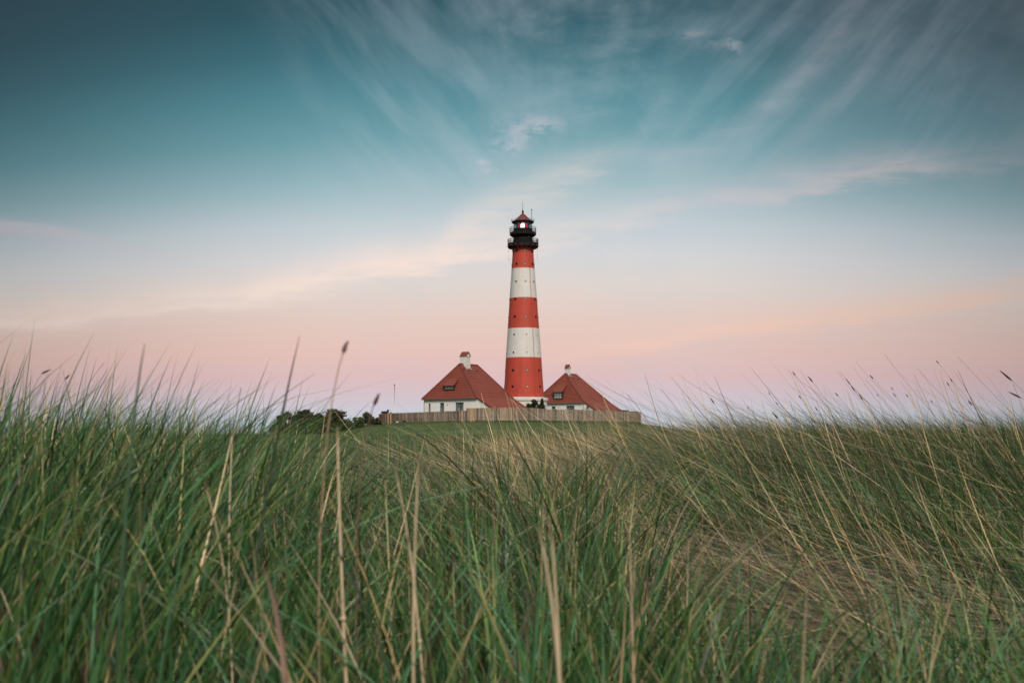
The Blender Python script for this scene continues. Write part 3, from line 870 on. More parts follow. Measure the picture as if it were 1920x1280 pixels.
# portholes, eight round the tower on each of eight... rows
rows = [725.5, 695.3, 662.0, 628.8, 595.5, 562.8, 529.6, 497.0, 471.8]
for ri, yy in enumerate(rows):
    z = zz(yy); R = rad_at(z) if z < prof[-1][1] else prof[-1][0]
    for k in range(8):
        thd = -35 + 45 * k
        th = rad(thd) - PI / 2                    # -90 deg faces the camera
        dirv = Vector((math.cos(th), math.sin(th), 0)); tan = Vector((-math.sin(th), math.cos(th), 0)); up = Vector((0, 0, 1))
        c = dirv * R + up * z
        pr = .215
        fr = MB()
        n = 16
        vs = []; fs = []
        for q, (rr0, off) in enumerate(((pr + .05, -.08), (pr + .05, .035), (pr - .015, .035), (pr - .015, -.10))):
            for j in range(n):
                a = 2 * PI * j / n
                vs.append(c + dirv * off + tan * (rr0 * math.cos(a)) + up * (rr0 * math.sin(a)))
        for q in range(3):
            for j in range(n):
                j2 = (j + 1) % n
                fs.append((q * n + j, q * n + j2, (q + 1) * n + j2, (q + 1) * n + j))
        fr.add(vs, fs)
        if k == 1: gm = M['ochre'] if ri in (0, 2, 3) else M['greyreflect']
        elif k == 2 and ri in (2, 3): gm = M['ochre']
        else: gm = M['darkglass']
        fo = fr.build('porthole', M['darkmetal'] if mis[min(ri, 0)] == 0 and ri not in (2, 3, 6) else M['cream'], LH)
        pn_ = MB()
        vs = [c + dirv * .022 + tan * (pr * math.cos(2 * PI * j / n)) + up * (pr * math.sin(2 * PI * j / n)) for j in range(n)]
        pn_.add(vs, [tuple(range(n))])
        pn_.build('pane', gm, fo)
# conduit running down the tower
cd = MB()
pts = []
for y_ in (744, 720, 690, 660, 630, 600, 560, 520, 480):
    z = zz(y_); R = rad_at(z) + .03; a = rad(34.5) - PI / 2
    pts.append((R * math.cos(a), R * math.sin(a), z))
cd.tube(pts, .045, 6)
cd.build('cable_conduit', mat('conduit_paint', (0.30, 0.07, 0.045), .6), LH)
# flared top under the gallery with brackets
fl = MB(); fl.lathe([(19.7 * K, zz(467.5)), (20.6 * K, zz(466.0)), (23.2 * K, zz(464.3)), (26.6 * K, zz(462.6))], 64, mi=0)
fl.build('flared_collar', M['red'], LH, smooth=True)
g = MB(); g.lathe([(26.4 * K, zz(463)), (28.8 * K, zz(464.0)), (29.1 * K, zz(463.6)), (29.1 * K, zz(459.8)), (18.0 * K, zz(459.5))], 64)
for k in range(16):
    a = 2 * PI * k / 16 + .1
    g.bar((19.9 * K * math.cos(a), 19.9 * K * math.sin(a), zz(466.5)), (27.8 * K * math.cos(a), 27.8 * K * math.sin(a), zz(464.2)), .14, .3)
g.build('lower_gallery_deck', M['black'], LH)
bk = MB()
for k in range(16):
    a = 2 * PI * (k + .5) / 16 + .1
    for R_ in (29.3,):
        bk.ball((R_ * K * math.cos(a), R_ * K * math.sin(a), zz(461.5)), .085, 5)
    bk.bar((20.1 * K * math.cos(a), 20.1 * K * math.sin(a), zz(466.8)), (24.4 * K * math.cos(a), 24.4 * K * math.sin(a), zz(464.6)), .12, .35)
bk.build('gallery_bracket', M['red'], LH)
def railing(name, R, zb, zt, nb, nr, rr_=.022, panel=None):
    m_ = MB()
    for k in range(nb):
        a = 2 * PI * k / nb
        big = (k % 6 == 0)
        m_.tube([(R * math.cos(a), R * math.sin(a), zb), (R * math.cos(a), R * math.sin(a), zt)], .05 if big else rr_, 5)
    for q in range(nr):
        z = zb + (zt - zb) * (q + 1) / nr
        m_.lathe([(R - .03, z - .03), (R + .03, z - .03), (R + .03, z + .03), (R - .03, z + .03), (R - .03, z - .03)], 48)
    if panel:
        m_.lathe([(R - .01, zb), (R - .01, zb + panel), (R + .02, zb + panel), (R + .02, zb), (R - .01, zb)], 48)
    return m_.build(name, M['black'], LH)
railing('lower_railing', 28.8 * K, zz(459.8), zz(449.2), 90, 4, .014, panel=.30)
w1 = MB(); w1.lathe([(18.9 * K, zz(459.8)), (18.9 * K, zz(448.6)), (17.9 * K, zz(447.8)), (17.9 * K, zz(441.0))], 16, a0=PI / 16, a1=PI / 16 + 2 * PI, mis=[0, 1, 1])
w1.build('watch_room', [M['black'], M['darkmetal']], LH)
rw = MB(); a = rad(39) - PI / 2; c_ = Vector((18.1 * K * math.cos(a), 18.1 * K * math.sin(a), zz(444.6)))
dirv = Vector((math.cos(a), math.sin(a), 0)); tan = Vector((-math.sin(a), math.cos(a), 0))
rw.add([c_ + tan * (.19 * math.cos(2 * PI * j / 12)) + Vector((0, 0, .19 * math.sin(2 * PI * j / 12))) for j in range(12)], [tuple(range(12))])
rw.build('round_window', M['lead'], LH)
ug = MB(); ug.lathe([(17.9 * K, zz(443.5)), (19.5 * K, zz(444.8)), (22.8 * K, zz(442.8)), (24.9 * K, zz(441.2)), (24.9 * K, zz(437.8)), (17.0 * K, zz(437.6))], 64)
ug.build('upper_gallery_deck', M['black'], LH)
railing('upper_railing', 24.6 * K, zz(437.8), zz(427.2), 48, 3, .014, panel=.15)
lb = MB(); lb.lathe([(17.7 * K, zz(437.8)), (17.7 * K, zz(430.0)), (17.9 * K, zz(429.6)), (16.6 * K, zz(429.4)), (16.6 * K, zz(437.6))], 48)
lb.lathe([(.02, zz(430.6)), (16.8 * K, zz(430.6))], 48)
lb.build('lantern_wall', M['black'], LH)
lg = MB(); lg.lathe([(17.2 * K, zz(429.5)), (17.2 * K, zz(417.6))], 48)
lg.build('lantern_glazing', M['lantern_glass'], LH, smooth=True)
mu = MB()
for k in range(12):
    a = 2 * PI * (k + .5) / 12
    mu.tube([(17.0 * K * math.cos(a), 17.0 * K * math.sin(a), zz(429.5)), (17.0 * K * math.cos(a), 17.0 * K * math.sin(a), zz(417.5))], .035, 5)
mu.lathe([(17.0 * K, zz(423.6) - .03), (17.25 * K, zz(423.6) - .03), (17.25 * K, zz(423.6) + .03), (17.0 * K, zz(423.6) + .03)], 48)
mu.build('glazing_bar', M['black'], LH)
ln_ = MB(); zc = zz(425.0)
ln_.lathe([(.02, zc - .62), (.34, zc - .60), (.52, zc - .3), (.58, zc), (.52, zc + .3), (.34, zc + .60), (.02, zc + .62)], 24, cx=.05)
lamp = ln_.build('lens', M['lamp'], LH, smooth=True)
st = MB(); st.tube([(.05, 0, zz(430.6)), (.05, 0, zc - .6)], .25, 10); st.build('lens_pedestal', M['darkmetal'], lamp)
for a0, a1 in ((-128, -112), (-72, -60), (-56, -50)):
    rp = MB(); rp.lathe([(1.30, zc - .45), (1.30, zc + .45)], 6, a0=rad(a0 - 5), a1=rad(a1 + 3))
    rp.build('red_sector_pane', M['redpane'], LH)
bkp = MB(); bkp.lathe([(1.45, zz(430.6)), (1.45, zz(417.8))], 14, a0=rad(35), a1=rad(145)); bkp.build('lantern_rear_panel', M['roomback'], LH)
ev = MB(); ev.lathe([(16.9 * K, zz(418.6)), (19.6 * K, zz(419.0)), (21.2 * K, zz(417.0)), (21.4 * K, zz(415.6)), (17.0 * K, zz(414.6)), (13 * K, zz(415.5)), (13 * K, zz(418)), (16.9 * K, zz(418.6))], 48)
ev.build('eave', M['black'], LH)
rf = MB(); rf.lathe([(17.2 * K, zz(414.9)), (13.6 * K, zz(411.9)), (8.0 * K, zz(406.9)), (3.2 * K, zz(402.6)), (1.6 * K, zz(400.2)), (1.1 * K, zz(399.2))], 12)
for k in range(12):
    a = 2 * PI * k / 12
    rf.bar((17.1 * K * math.cos(a), 17.1 * K * math.sin(a), zz(414.7)), (1.8 * K * math.cos(a), 1.8 * K * math.sin(a), zz(401)), .07, .07)
rfo = rf.build('lantern_roof', M['redroof'], LH)
fb = MB(); fb.ball((0, 0, zz(397.2)), 2.3 * K, 8); fb.tube([(0, 0, zz(400)), (0, 0, zz(395))], [.2, .1], 8); fb.tube([(0, 0, zz(395.2)), (0, 0, zz(392.6))], [.10, .09], 6)
fb.tube([(0, 0, zz(393.5)), (0, 0, zz(379))], [.045, .02], 6)
fb.build('finial', mat('dark_red_finial', (.09, .018, .015), .5), LH, smooth=True)
fn = MB()
for k in range(24):
    a = 2 * PI * k / 24
    fn.tube([(20.4 * K * math.cos(a), 20.4 * K * math.sin(a), zz(415.8)), (22.2 * K * math.cos(a), 22.2 * K * math.sin(a), zz(412.6 if k % 3 else 410.2))], .02, 4)
fn.lathe([(21.6 * K - .02, zz(413.8)), (21.6 * K + .02, zz(413.8)), (21.6 * K, zz(413.8) + .04), (21.6 * K - .02, zz(413.8))], 48)
fn.build('eave_guard', M['black'], LH)
an = MB(); an.tube([(16.6 * K, -.8, zz(416)), (16.6 * K, -.8, zz(396))], .085, 8); an.build('antenna_mast', M['lead'], LH)
an = MB(); an.tube([(16.6 * K, -.8, zz(396.3)), (16.6 * K, -.8, zz(393.8))], .09, 8); an.build('antenna_tip', M['darkmetal'], LH)
for sx in (-1, 1):
    hr_ = MB(); hr_.tube([(sx * 27.2 * K, -.5, zz(463)), (sx * 27.0 * K, -.5, zz(493 if sx < 0 else 490))], .022, 5)
    hr_.build('hanging_rope', M['rope'], LH)
ow_ = MB()                                            # big round ornament on the plinth
a = math.asin((988.8 - 982) / 43.5) - PI / 2
c_ = Vector((43.6 * K * math.cos(a), 43.6 * K * math.sin(a), zz(760))); dirv = Vector((math.cos(a), math.sin(a), 0)); tan = Vector((-math.sin(a), math.cos(a), 0))
for r0_, off in ((.42, .10), (.30, .14)):
    vs = [c_ + dirv * off + tan * (r0_ * math.cos(2 * PI * j / 20)) + Vector((0, 0, r0_ * math.sin(2 * PI * j / 20))) for j in range(20)]
    vs2 = [v - dirv * .25 for v in vs]
    ow_.add(vs + vs2, [tuple(range(20))] + [(j, 20 + j, 20 + (j + 1) % 20, (j + 1) % 20) for j in range(20)], mi=0 if r0_ > .4 else 1)
ow_.build('round_plaque', [mat('sandstone', (.45, .33, .2), .8, .3, 6), mat('plaque_bronze', (.30, .2, .11), .6, .3, 8)], LH)

# ================================================================== keepers' houses
def sheet_solid(mb, verts, faces, th=.16, mi=0, rim_mi=0):
    """closed slab from a connected set of faces, thickened downwards"""
    n = len(verts)
    vs = [Vector(v) for v in verts] + [Vector(v) - Vector((0, 0, th)) for v in verts]
    fs = [tuple(f) for f in faces] + [tuple(i + n for i in reversed(f)) for f in faces]
    edges = {}
    for f in faces:
        for i in range(len(f)):
            e = (f[i], f[(i + 1) % len(f)])
            edges[e] = edges.get(e, 0) + 1
    rim = [e for e in edges if (e[1], e[0]) not in edges]
    mb.add(vs, fs, mi)
    b = len(mb.v) - len(vs)
    for a, c in rim:
        mb.f.append([b + c, b + a, b + a + n, b + c + n]); mb.mi.append(rim_mi)

def wall_with_holes(mb, x0, x1, z0, z1, y, holes, th=.3):
    """front wall slab in the plane y, openings cut as real holes"""
    xs_ = sorted({x0, x1, *[h[0] for h in holes], *[h[1] for h in holes]})
    zs_ = sorted({z0, z1, *[h[2] for h in holes], *[h[3] for h in holes]})
    def inside(xm, zm): return any(h[0] < xm < h[1] and h[2] < zm < h[3] for h in holes)
    for i in range(len(xs_) - 1):
        for j in range(len(zs_) - 1):
            if not inside((xs_[i] + xs_[i + 1]) / 2, (zs_[j] + zs_[j + 1]) / 2):
                mb.add([(xs_[i], y, zs_[j]), (xs_[i + 1], y, zs_[j]), (xs_[i + 1], y, zs_[j + 1]), (xs_[i], y, zs_[j + 1])], [(0, 1, 2, 3)])
    for h in holes:
        a, b, c, d = h
        yb = y + .22
        mb.add([(a, y, c), (b, y, c), (b, y, d), (a, y, d), (a, yb, c), (b, yb, c), (b, yb, d), (a, yb, d)],
               [(0, 4, 5, 1), (1, 5, 6, 2), (2, 6, 7, 3), (3, 7, 4, 0)])

def window_part(parent, x0, x1, z0, z1, y, nx, transom=None, name='window', lit=None, open_leaf=False):
    f = MB(); t = .075
    f.box(x0, x1, y, y + .08, z0, z0 + t); f.box(x0, x1, y, y + .08, z1 - t, z1)
    f.box(x0, x0 + t, y, y + .08, z0 + t, z1 - t); f.box(x1 - t, x1, y, y + .08, z0 + t, z1 - t)
    zt = z0 + (z1 - z0) * transom if transom else None
    if zt: f.box(x0 + t, x1 - t, y - .004, y + .075, zt - .05, zt + .05)
    for k in range(1, nx):
        xm = x0 + (x1 - x0) * k / nx
        ztop = (zt - .05) if zt else z1 - t
        f.box(xm - .04, xm + .04, y + .002, y + .076, z0 + t, ztop)
        if zt: f.box(xm - .025, xm + .025, y + .002, y + .07, zt + .05, z1 - t)
    fo = f.build(name, M['blueframe'], parent)
    p = MB(); p.add([(x0, y + .05, z0), (x1, y + .05, z0), (x1, y + .05, z1), (x0, y + .05, z1)], [(0, 1, 2, 3)])
    p.build('pane', M['glass'], fo)
    c = MB()
    # gathered curtains, open in the middle
    w = x1 - x0; n = 14
    for a, b in (((x0, x0 + w * .42), (x1 - w * .42, x1)) if w > .5 else ((x0, x1),)):
        pass
    for a, b in [(x0, x0 + w * .44), (x1 - w * .44, x1)]:
        vs = []; fs = []
        for i in range(n + 1):
            xx = a + (b - a) * i / n; yy = y + .30 + .05 * math.sin(i * 1.9)
            vs += [(xx, yy, z0 - .1), (xx, yy, z1 + .05)]
        for i in range(n): fs.append((2 * i, 2 * i + 2, 2 * i + 3, 2 * i + 1))
        c.add(vs, fs)
    c.build('curtain', M['curtain'], fo)
    if w > .5:
        s_ = MB(); s_.box(x0 - .08, x1 + .08, y - .28, y - .03, z0 - .07, z0 - .002); s_.build('sill', M['stone'], fo)
    return fo

def house(loc, rz, label, W, D, r_u, a_v, b_v, ez, rz_top, windows, dormer, chim, ext, ext_hole=None, vents=(), side_x=None):
    """house in its own frame: x along the front wall, y to the rear"""
    H_ = empty('brick_house' if False else 'keepers_house', loc, rz)
    tag(H_, label, 'house')
    holes = [(w[0], w[1], w[2], w[3]) for w in windows]
    wl = MB()
    wall_with_holes(wl, 0, W, -1.0, ez, 0, holes)
    # gable part of the lean-to, flush with the front
    ed, edz = ext
    eh = ext_hole
    if eh:
        wl.add([(W, 0, -1), (eh[0], 0, -1), (eh[0], 0, ez - (eh[0] - W) / ed * (ez - edz)), (W, 0, ez)], [(0, 1, 2, 3)])
        wl.add([(eh[0], 0, -1), (eh[1], 0, -1), (eh[1], 0, eh[2]), (eh[0], 0, eh[2])], [(0, 1, 2, 3)])
        wl.add([(eh[0], 0, eh[3]), (eh[1], 0, eh[3]), (eh[1], 0, ez - (eh[1] - W) / ed * (ez - edz)), (eh[0], 0, ez - (eh[0] - W) / ed * (ez - edz))], [(0, 1, 2, 3)])
        wl.add([(eh[1], 0, -1), (W + ed, 0, -1), (W + ed, 0, edz), (eh[1], 0, ez - (eh[1] - W) / ed * (ez - edz))], [(0, 1, 2, 3)])
    else:
        wl.add([(W, 0, -1), (W + ed, 0, -1), (W + ed, 0, edz), (W, 0, ez)], [(0, 1, 2, 3)])
    wl.add([(W + ed, 0, -1), (W + ed, D, -1), (W + ed, D, edz), (W + ed, 0, edz)], [(0, 1, 2, 3)])
    wl.add([(0, 0, -1), (0, D, -1), (0, D, ez), (0, 0, ez)], [(3, 2, 1, 0)])
    wl.add([(0, D, -1), (W, D, -1), (W + ed, D, -1), (W + ed, D, edz), (W, D, ez), (0, D, ez)], [(5, 4, 3, 2, 1, 0)])
    wl.build('wall', M['wall'], H_)
    ib = MB(); ib.box(.3, W - .3, 1.2, 1.3, -.9, ez - .1); ib.build('inner_wall', M['brownwood'], H_)
    # roof: overhang o
    o = .32; e = ez + .05
    k_side = (rz_top - ez) / r_u
    V_ = [(-o, -o, e - .05), (W + .02, -o, e + .02), (W + .02, D + o, e + .02), (-o, D + o, e - .05), (r_u, a_v, rz_top), (r_u, b_v, rz_top),
          (W + ed + .4, -.18, edz - .12), (W + ed + .4, D + .18, edz - .12), (W + .02, -.18, e + .02), (W + .02, D + .18, e + .02)]
    R_ = MB()
    sheet_solid(R_, V_, [(0, 1, 4), (1, 8, 9, 2, 5, 4), (2, 3, 5), (3, 0, 4, 5), (8, 6, 7, 9)], .17, 0, 1)
    ro = R_.build('roof', [M['tile'], M['ridge']], H_)
    rt = MB()
    for a, b in ((4, 5), (0, 4), (1, 4), (2, 5), (3, 5), (8, 6), (9, 7)):
        p, q = Vector(V_[a]), Vector(V_[b])
        rt.tube([p + Vector((0, 0, .02)), q + Vector((0, 0, .02))], .115, 7)
    rt.build('ridge_tiles', M['ridge'], ro)
    gt = MB(); gt.tube([(-o, -o - .06, e - .18), (W, -o - .06, e - .13)], .07, 8)
    gt.tube([(.06, -.07, e - .2), (.06, -.07, -.9)], .05, 8)
    if side_x: gt.tube([(side_x, -.07, e - .2), (side_x, -.07, -.9)], .05, 8)
    gt.build('gutter', M['pipe'], H_)
    # dormer on the front hip
    dx0, dx1, dz0, dz1, dtop = dormer
    sl = (a_v + o) / (rz_top - e)                       # hip: y per z
    def hy(z): return -o + (z - e) * sl
    yf = hy(dz0) - .30
    dm = MB()
    zt = dtop; yb = hy(zt) + .1
    # cheeks
    for xx in (dx0, dx1):
        dm.add([(xx, yf, dz0), (xx, hy(dz1), dz1), (xx, yf, dz1)], [(0, 1, 2), ])
    dm.add([(dx0, yf, dz0 - .12), (dx1, yf, dz0 - .12), (dx1, yf, dz0), (dx0, yf, dz0)], [(0, 1, 2, 3)])
    dm.box(dx0 - .1, dx0 + .06, yf - .02, hy(dz1), dz0 - .15, dz1 - .02); dm.box(dx1 - .06, dx1 + .1, yf - .02, hy(dz1), dz0 - .15, dz1 - .02)
    dmo = dm.build('dormer', M['brownwood'], ro)
    dr = MB()
    sheet_solid(dr, [(dx0 - .25, yf - .25, dz1 + .02), (dx1 + .25, yf - .25, dz1 + .02), (dx1 + .25, yb, zt), (dx0 - .25, yb, zt)], [(0, 1, 2, 3)], .10, 0, 1)
    for xx in (dx0 - .22, dx1 + .22):
        dr.tube([(xx, yf - .25, dz1 + .06), (xx, yb, zt + .04)], .10, 6, mi=0)
    dr.build('dormer_roof', [M['tile'], M['brownwood']], ro)
    window_part_(ro, dx0 + .06, dx1 - .06, dz0, dz1 - .04, yf + .01)
    # chimney with flashing and its little tiled cap
    cx0, cx1, cy0, cy1, cb, ct = chim
    cm = MB(); cm.box(cx0, cx1, cy0, cy1, cb, ct)
    xm = (cy0 + cy1) / 2; gh = ct + .72
    ch = cm.build('chimney', M['chim'], ro)
    gm_ = MB()
    gm_.add([(cx0 + .04, cy0 + .04, ct), (cx0 + .04, cy1 - .04, ct), (cx0 + .04, xm, gh), (cx1 - .04, cy0 + .04, ct), (cx1 - .04, cy1 - .04, ct), (cx1 - .04, xm, gh)],
            [(0, 2, 1), (3, 4, 5), (0, 3, 5, 2), (1, 2, 5, 4)])
    gm_.box(cx0 - .07, cx1 + .07, cy0 - .07, cy1 + .07, ct - .12, ct + .003)
    gm_.build('chimney_head', M['chim'], ro)
    cc = MB()
    sheet_solid(cc, [(cx0 - .02, cy0 - .10, ct + .02), (cx1 + .10, cy0 - .10, ct + .02), (cx1 + .10, xm, gh + .12), (cx0 - .02, xm, gh + .12), (cx1 + .10, cy1 + .10, ct + .02), (cx0 - .02, cy1 + .10, ct + .02)],
                [(0, 1, 2, 3), (3, 2, 4, 5)], .08)
    cc.build('chimney_cap', M['ridge'], ro)
    fl_ = MB()
    for (a, b) in (((cx0 - .12, cy0 - .12), (cx1 + .25, cy0 - .12)), ((cx1 + .12, cy0 - .12), (cx1 + .12, cy1 + .12)), ((cx0 - .12, cy0 - .12), (cx0 - .12, cy1 + .12))):
        za = rz_top - max(0, abs(a[0] - r_u)) * k_side; zb_ = rz_top - max(0, abs(b[0] - r_u)) * k_side
        fl_.bar((a[0], a[1], za + .05), (b[0], b[1], zb_ + .05), .22, .26)
    fl_.build('flashing', M['lead'], ro)
    for vu, vv in vents:
        z = rz_top - (vu - r_u) * k_side
        vb = MB(); vb.box(vu - .12, vu + .15, vv - .16, vv + .16, z - .1, z + .16); vb.build('roof_vent', M['ridge'], ro)
    for w in windows:
        window_part(H_, w[0], w[1], w[2], w[3], .12, w[4], w[5])
    if eh: window_part(H_, eh[0], eh[1], eh[2], eh[3], .12, 1, None)
    return H_
def window_part_(parent, x0, x1, z0, z1, y):
    f = MB(); t = .06
    f.box(x0, x1, y, y + .06, z0, z0 + t); f.box(x0, x1, y, y + .06, z1 - t, z1)
    f.box(x0, x0 + t, y, y + .06, z0 + t, z1 - t); f.box(x1 - t, x1, y, y + .06, z0 + t, z1 - t)
    for k in (1, 2):
        xm = x0 + (x1 - x0) * k / 3
        f.box(xm - .04, xm + .04, y + .002, y + .055, z0 + t, z1 - t)
    if z1 - z0 > .8:
        zm = (z0 + z1) / 2; f.box(x0 + t, x1 - t, y + .004, y + .05, zm - .03, zm + .03)
    fo = f.build('dormer_window', M['blueframe'], parent)
    p = MB(); p.add([(x0, y + .045, z0), (x1, y + .045, z0), (x1, y + .045, z1), (x0, y + .045, z1)], [(0, 1, 2, 3)])
    p.build('pane', M['glass'], fo)
    c = MB(); n = 16
    vs = []; fs = []
    for i in range(n + 1):
        xx = x0 + (x1 - x0) * i / n; yy = y + .09 + .02 * math.sin(i * 1.9)
        vs += [(xx, yy, z0), (xx, yy, z1)]
    for i in range(n): fs.append((2 * i, 2 * i + 2, 2 * i + 3, 2 * i + 1))
    c.add(vs, fs); c.build('curtain', M['curtain'], fo)
    return fo

gzl = 3.0
HROT = -rad(30)
hc = at(794.5, 747, 224)
g0 = at(794.5, 787, 224)
base_z = float(mound_z(np.float64(hc.x), np.float64(224.)))
EZ = hc.z - base_z; RT = at(860, 683, 227).z - base_z
kx = 2300 / 224.0 * .866
def fu(px, px0=795.5, k=kx): return (px - px0) / k
def hz(py, Yd, b): return at(900, py, Yd).z - b
left = house((hc.x, 224, base_z), HROT, 'larger white house with red hipped roof, left of the lighthouse',
             11.45, 12.6, 5.8, 3.0, 9.2, EZ, RT,
             [(fu(804.3), fu(808.0), hz(771, 223, base_z), hz(755, 223, base_z), 1, .72), (fu(826.3), fu(834.2), hz(771, 222, base_z), hz(754.2, 222, base_z), 2, .72),
              (fu(856.2), fu(871.2), hz(771, 220, base_z), hz(753.4, 220, base_z), 4, .70)],
             (fu(833.6), fu(851.2), hz(728.4, 221, base_z), hz(722.2, 221, base_z), hz(707, 222, base_z)),
             (5.15, 6.55, 4.1, 5.5, RT - 1.3, RT + 1.45), (4.8, EZ - 3.0), vents=((6.7, 2.9), (6.8, 4.4), (6.9, 7.2)), side_x=None)
D2 = 268.0
hc2 = at(1001, 756, D2)
b2 = float(mound_z(np.float64(hc2.x), np.float64(D2)))
EZ2 = hc2.z - b2; RT2 = at(1060, 702, D2 + 3).z - b2
k2x = 2300 / D2 * .866
def fu2(px): return (px - 1001.5) / k2x
right = house((hc2.x, D2, b2), HROT, 'smaller white house with red hipped roof, right of the lighthouse',
              12.2, 12.6, 6.1, 3.0, 8.2, EZ2, RT2,
              [(fu2(1033.6), fu2(1040.6), hz(771, 266, b2), hz(761.8, 266, b2), 2, None), (fu2(1060.2), fu2(1074.6), hz(774, 264.5, b2), hz(761, 264.5, b2), 4, .72)],
              (fu2(1038.6), fu2(1053.0), hz(747.2, 265, b2), hz(735.2, 265, b2), hz(718.5, 266, b2)),
              (5.5, 6.4, 4.0, 4.9, RT2 - 1.3, RT2 + 1.2), (5.3, EZ2 - 3.3),
              ext_hole=(fu2(1095.8), fu2(1100.6), hz(765.8, 262, b2), hz(761.9, 262, b2)), vents=((7.0, 3.0), (7.1, 4.8), (7.2, 7.0)), side_x=12.1)
# curtain-like lit interior behind dormers is left to the panes; small wall lamps
def wall_lamp(H_, u, z, lab):
    m_ = MB(); m_.ball((u, -.12, z), .11, 6); m_.box(u - .05, u + .05, -.10, .0, z - .05, z + .12)
    m_.build('wall_lamp', mat('lamp_glass_cream', (.6, .45, .25), .4), H_)
wall_lamp(left, fu(841.6), hz(756.3, 221, base_z), '')
wall_lamp(right, fu2(1047.3), hz(763.6, 265, b2), '')

# ================================================================== fence
FP = [  # photo x, top y, foot y, depth
    (709.5, 774.5, 791.0, 219), (716, 774.0, 791.0, 215.5), (731, 773.2, 790.0, 213), (752, 772.6, 789.3, 211.5), (778, 771.9, 788.9, 210.5), (800, 771.2, 788.5, 210),
    (820, 770.6, 788.2, 209.5), (842, 769.9, 787.9, 209), (858, 769.3, 787.7, 208.7), (874.5, 769.0, 787.6, 208.4), (894, 764.3, 787.5, 208.2), (913, 764.2, 787.4, 208),
    (931, 764.2, 787.3, 208), (966, 763.6, 787.2, 208), (985, 764.0, 787.2, 208.2), (1004, 764.9, 787.3, 208.5), (1025, 767.3, 787.6, 209), (1046, 767.7, 787.9, 209.5),
    (1068, 768.1, 788.3, 210), (1092, 768.6, 788.8, 210.8), (1110, 769.3, 789.1, 211.5), (1132, 770.1, 789.6, 212.5), (1155, 771.0, 790.2, 213.5), (1175, 772.3, 790.7, 214.5),
    (1190, 773.3, 791.1, 216), (1201, 774.0, 791.5, 219)]
FN = empty('wooden_fence', at(955, 788, 208))
tag(FN, 'weathered vertical plank fence ringing the houses on top of the mound', 'fence')
OFF = FN.location
rf_ = random.Random(5)
def panel(p, q, tp, tq, bp, bq, tone, jump=0):
    """planks from p to q (world xy), tops tp..tq, feet bp..bq"""
    mb = MB()
    L = (q - p).length; n = max(3, int(L / .155)); d = (q - p) / n
    u_ = (q - p).normalized(); nrm = Vector((u_.y, -u_.x))
    if nrm.y > 0: nrm = -nrm
    for i in range(n):
        t0 = i / n; t1 = (i + 1) / n
        a = p + (q - p) * (t0 + .06 / n); b = p + (q - p) * (t1 - .06 / n)
        top = tp + (tq - tp) * (t0 + t1) / 2 + rf_.uniform(-.02, .02); bot = bp + (bq - bp) * (t0 + t1) / 2 - .05
        off = nrm * (rf_.choice((0, .022)) + rf_.uniform(0, .006))
        s_ = rf_.uniform(.5, 1.22)
        if rf_.random() < .12: s_ *= 1.35
        if rf_.random() < .12: s_ *= .6
        c = (tone[0] * s_, tone[1] * s_ * rf_.uniform(.96, 1.04), tone[2] * s_ * rf_.uniform(.9, 1.05))
        A = a + off; B = b + off; A2 = A - nrm * .03; B2 = B - nrm * .03
        vs = [(A.x, A.y, bot), (B.x, B.y, bot), (B2.x, B2.y, bot), (A2.x, A2.y, bot), (A.x, A.y, top), (B.x, B.y, top), (B2.x, B2.y, top), (A2.x, A2.y, top)]
        mb.add([Vector(v) - OFF for v in vs], [(0, 3, 2, 1), (4, 5, 6, 7), (0, 1, 5, 4), (1, 2, 6, 5), (2, 3, 7, 6), (3, 0, 4, 7)], 0, c)
    # two rails behind the planks
    for fz in (.25, .8):
        za = bp + (tp - bp) * fz; zb_ = bq + (tq - bq) * fz
        a3 = p - nrm * .06; b3 = q - nrm * .06
        mb.bar(Vector((a3.x, a3.y, za)) - OFF, Vector((b3.x, b3.y, zb_)) - OFF, .05, .10, 0, (.14, .09, .055))
    return mb.build('fence_panel', M['plank'], FN, color=True)
def post(p, top, bot, w=.12, tone=(.52, .33, .18)):
    mb = MB(); mb.box(p.x - w / 2 - OFF.x, p.x + w / 2 - OFF.x, p.y - .08 - OFF.y, p.y + .06 - OFF.y, bot - .3 - OFF.z, top + .02 - OFF.z, 0, tone)
    return mb.build('post', M['plank'], FN, color=True)
P3 = [(at(a, t, d), at(a, b, d)) for a, t, b, d in FP]
for i in range(len(FP) - 1):
    (t0, b0), (t1, b1) = P3[i], P3[i + 1]
    x0 = FP[i][0]
    if x0 < 870: tone = (.25, .185, .135)
    elif x0 < 930: tone = (.36, .27, .19)
    elif x0 < 960: tone = (.44, .34, .25)
    elif x0 < 1000: tone = (.32, .245, .185)
    else: tone = (.36, .285, .215)
    tz0, tz1 = t0.z, t1.z
    if 870 < x0 < 880: tz0 = at(874.5, 764.4, 208.4).z
    panel(Vector((b0.x, b0.y)), Vector((b1.x, b1.y)), tz0, tz1, b0.z, b1.z, tone)
for px_ in (710, 726.8, 731.8, 865.5, 882.2, 887.6, 914.2):
    j = max(i for i in range(len(FP)) if FP[i][0] <= px_); j = min(j, len(FP) - 2)
    t = (px_ - FP[j][0]) / (FP[j + 1][0] - FP[j][0]); d = FP[j][3] * (1 - t) + FP[j + 1][3] * t - .12
    ty = FP[j][1] * (1 - t) + FP[j + 1][1] * t; by = FP[j][2] * (1 - t) + FP[j + 1][2] * t
    if 874 < px_ < 894: ty = 764.3
    post(at(px_, ty, d), at(px_, ty, d).z, at(px_, by, d).z, .16, (.62, .36, .19))
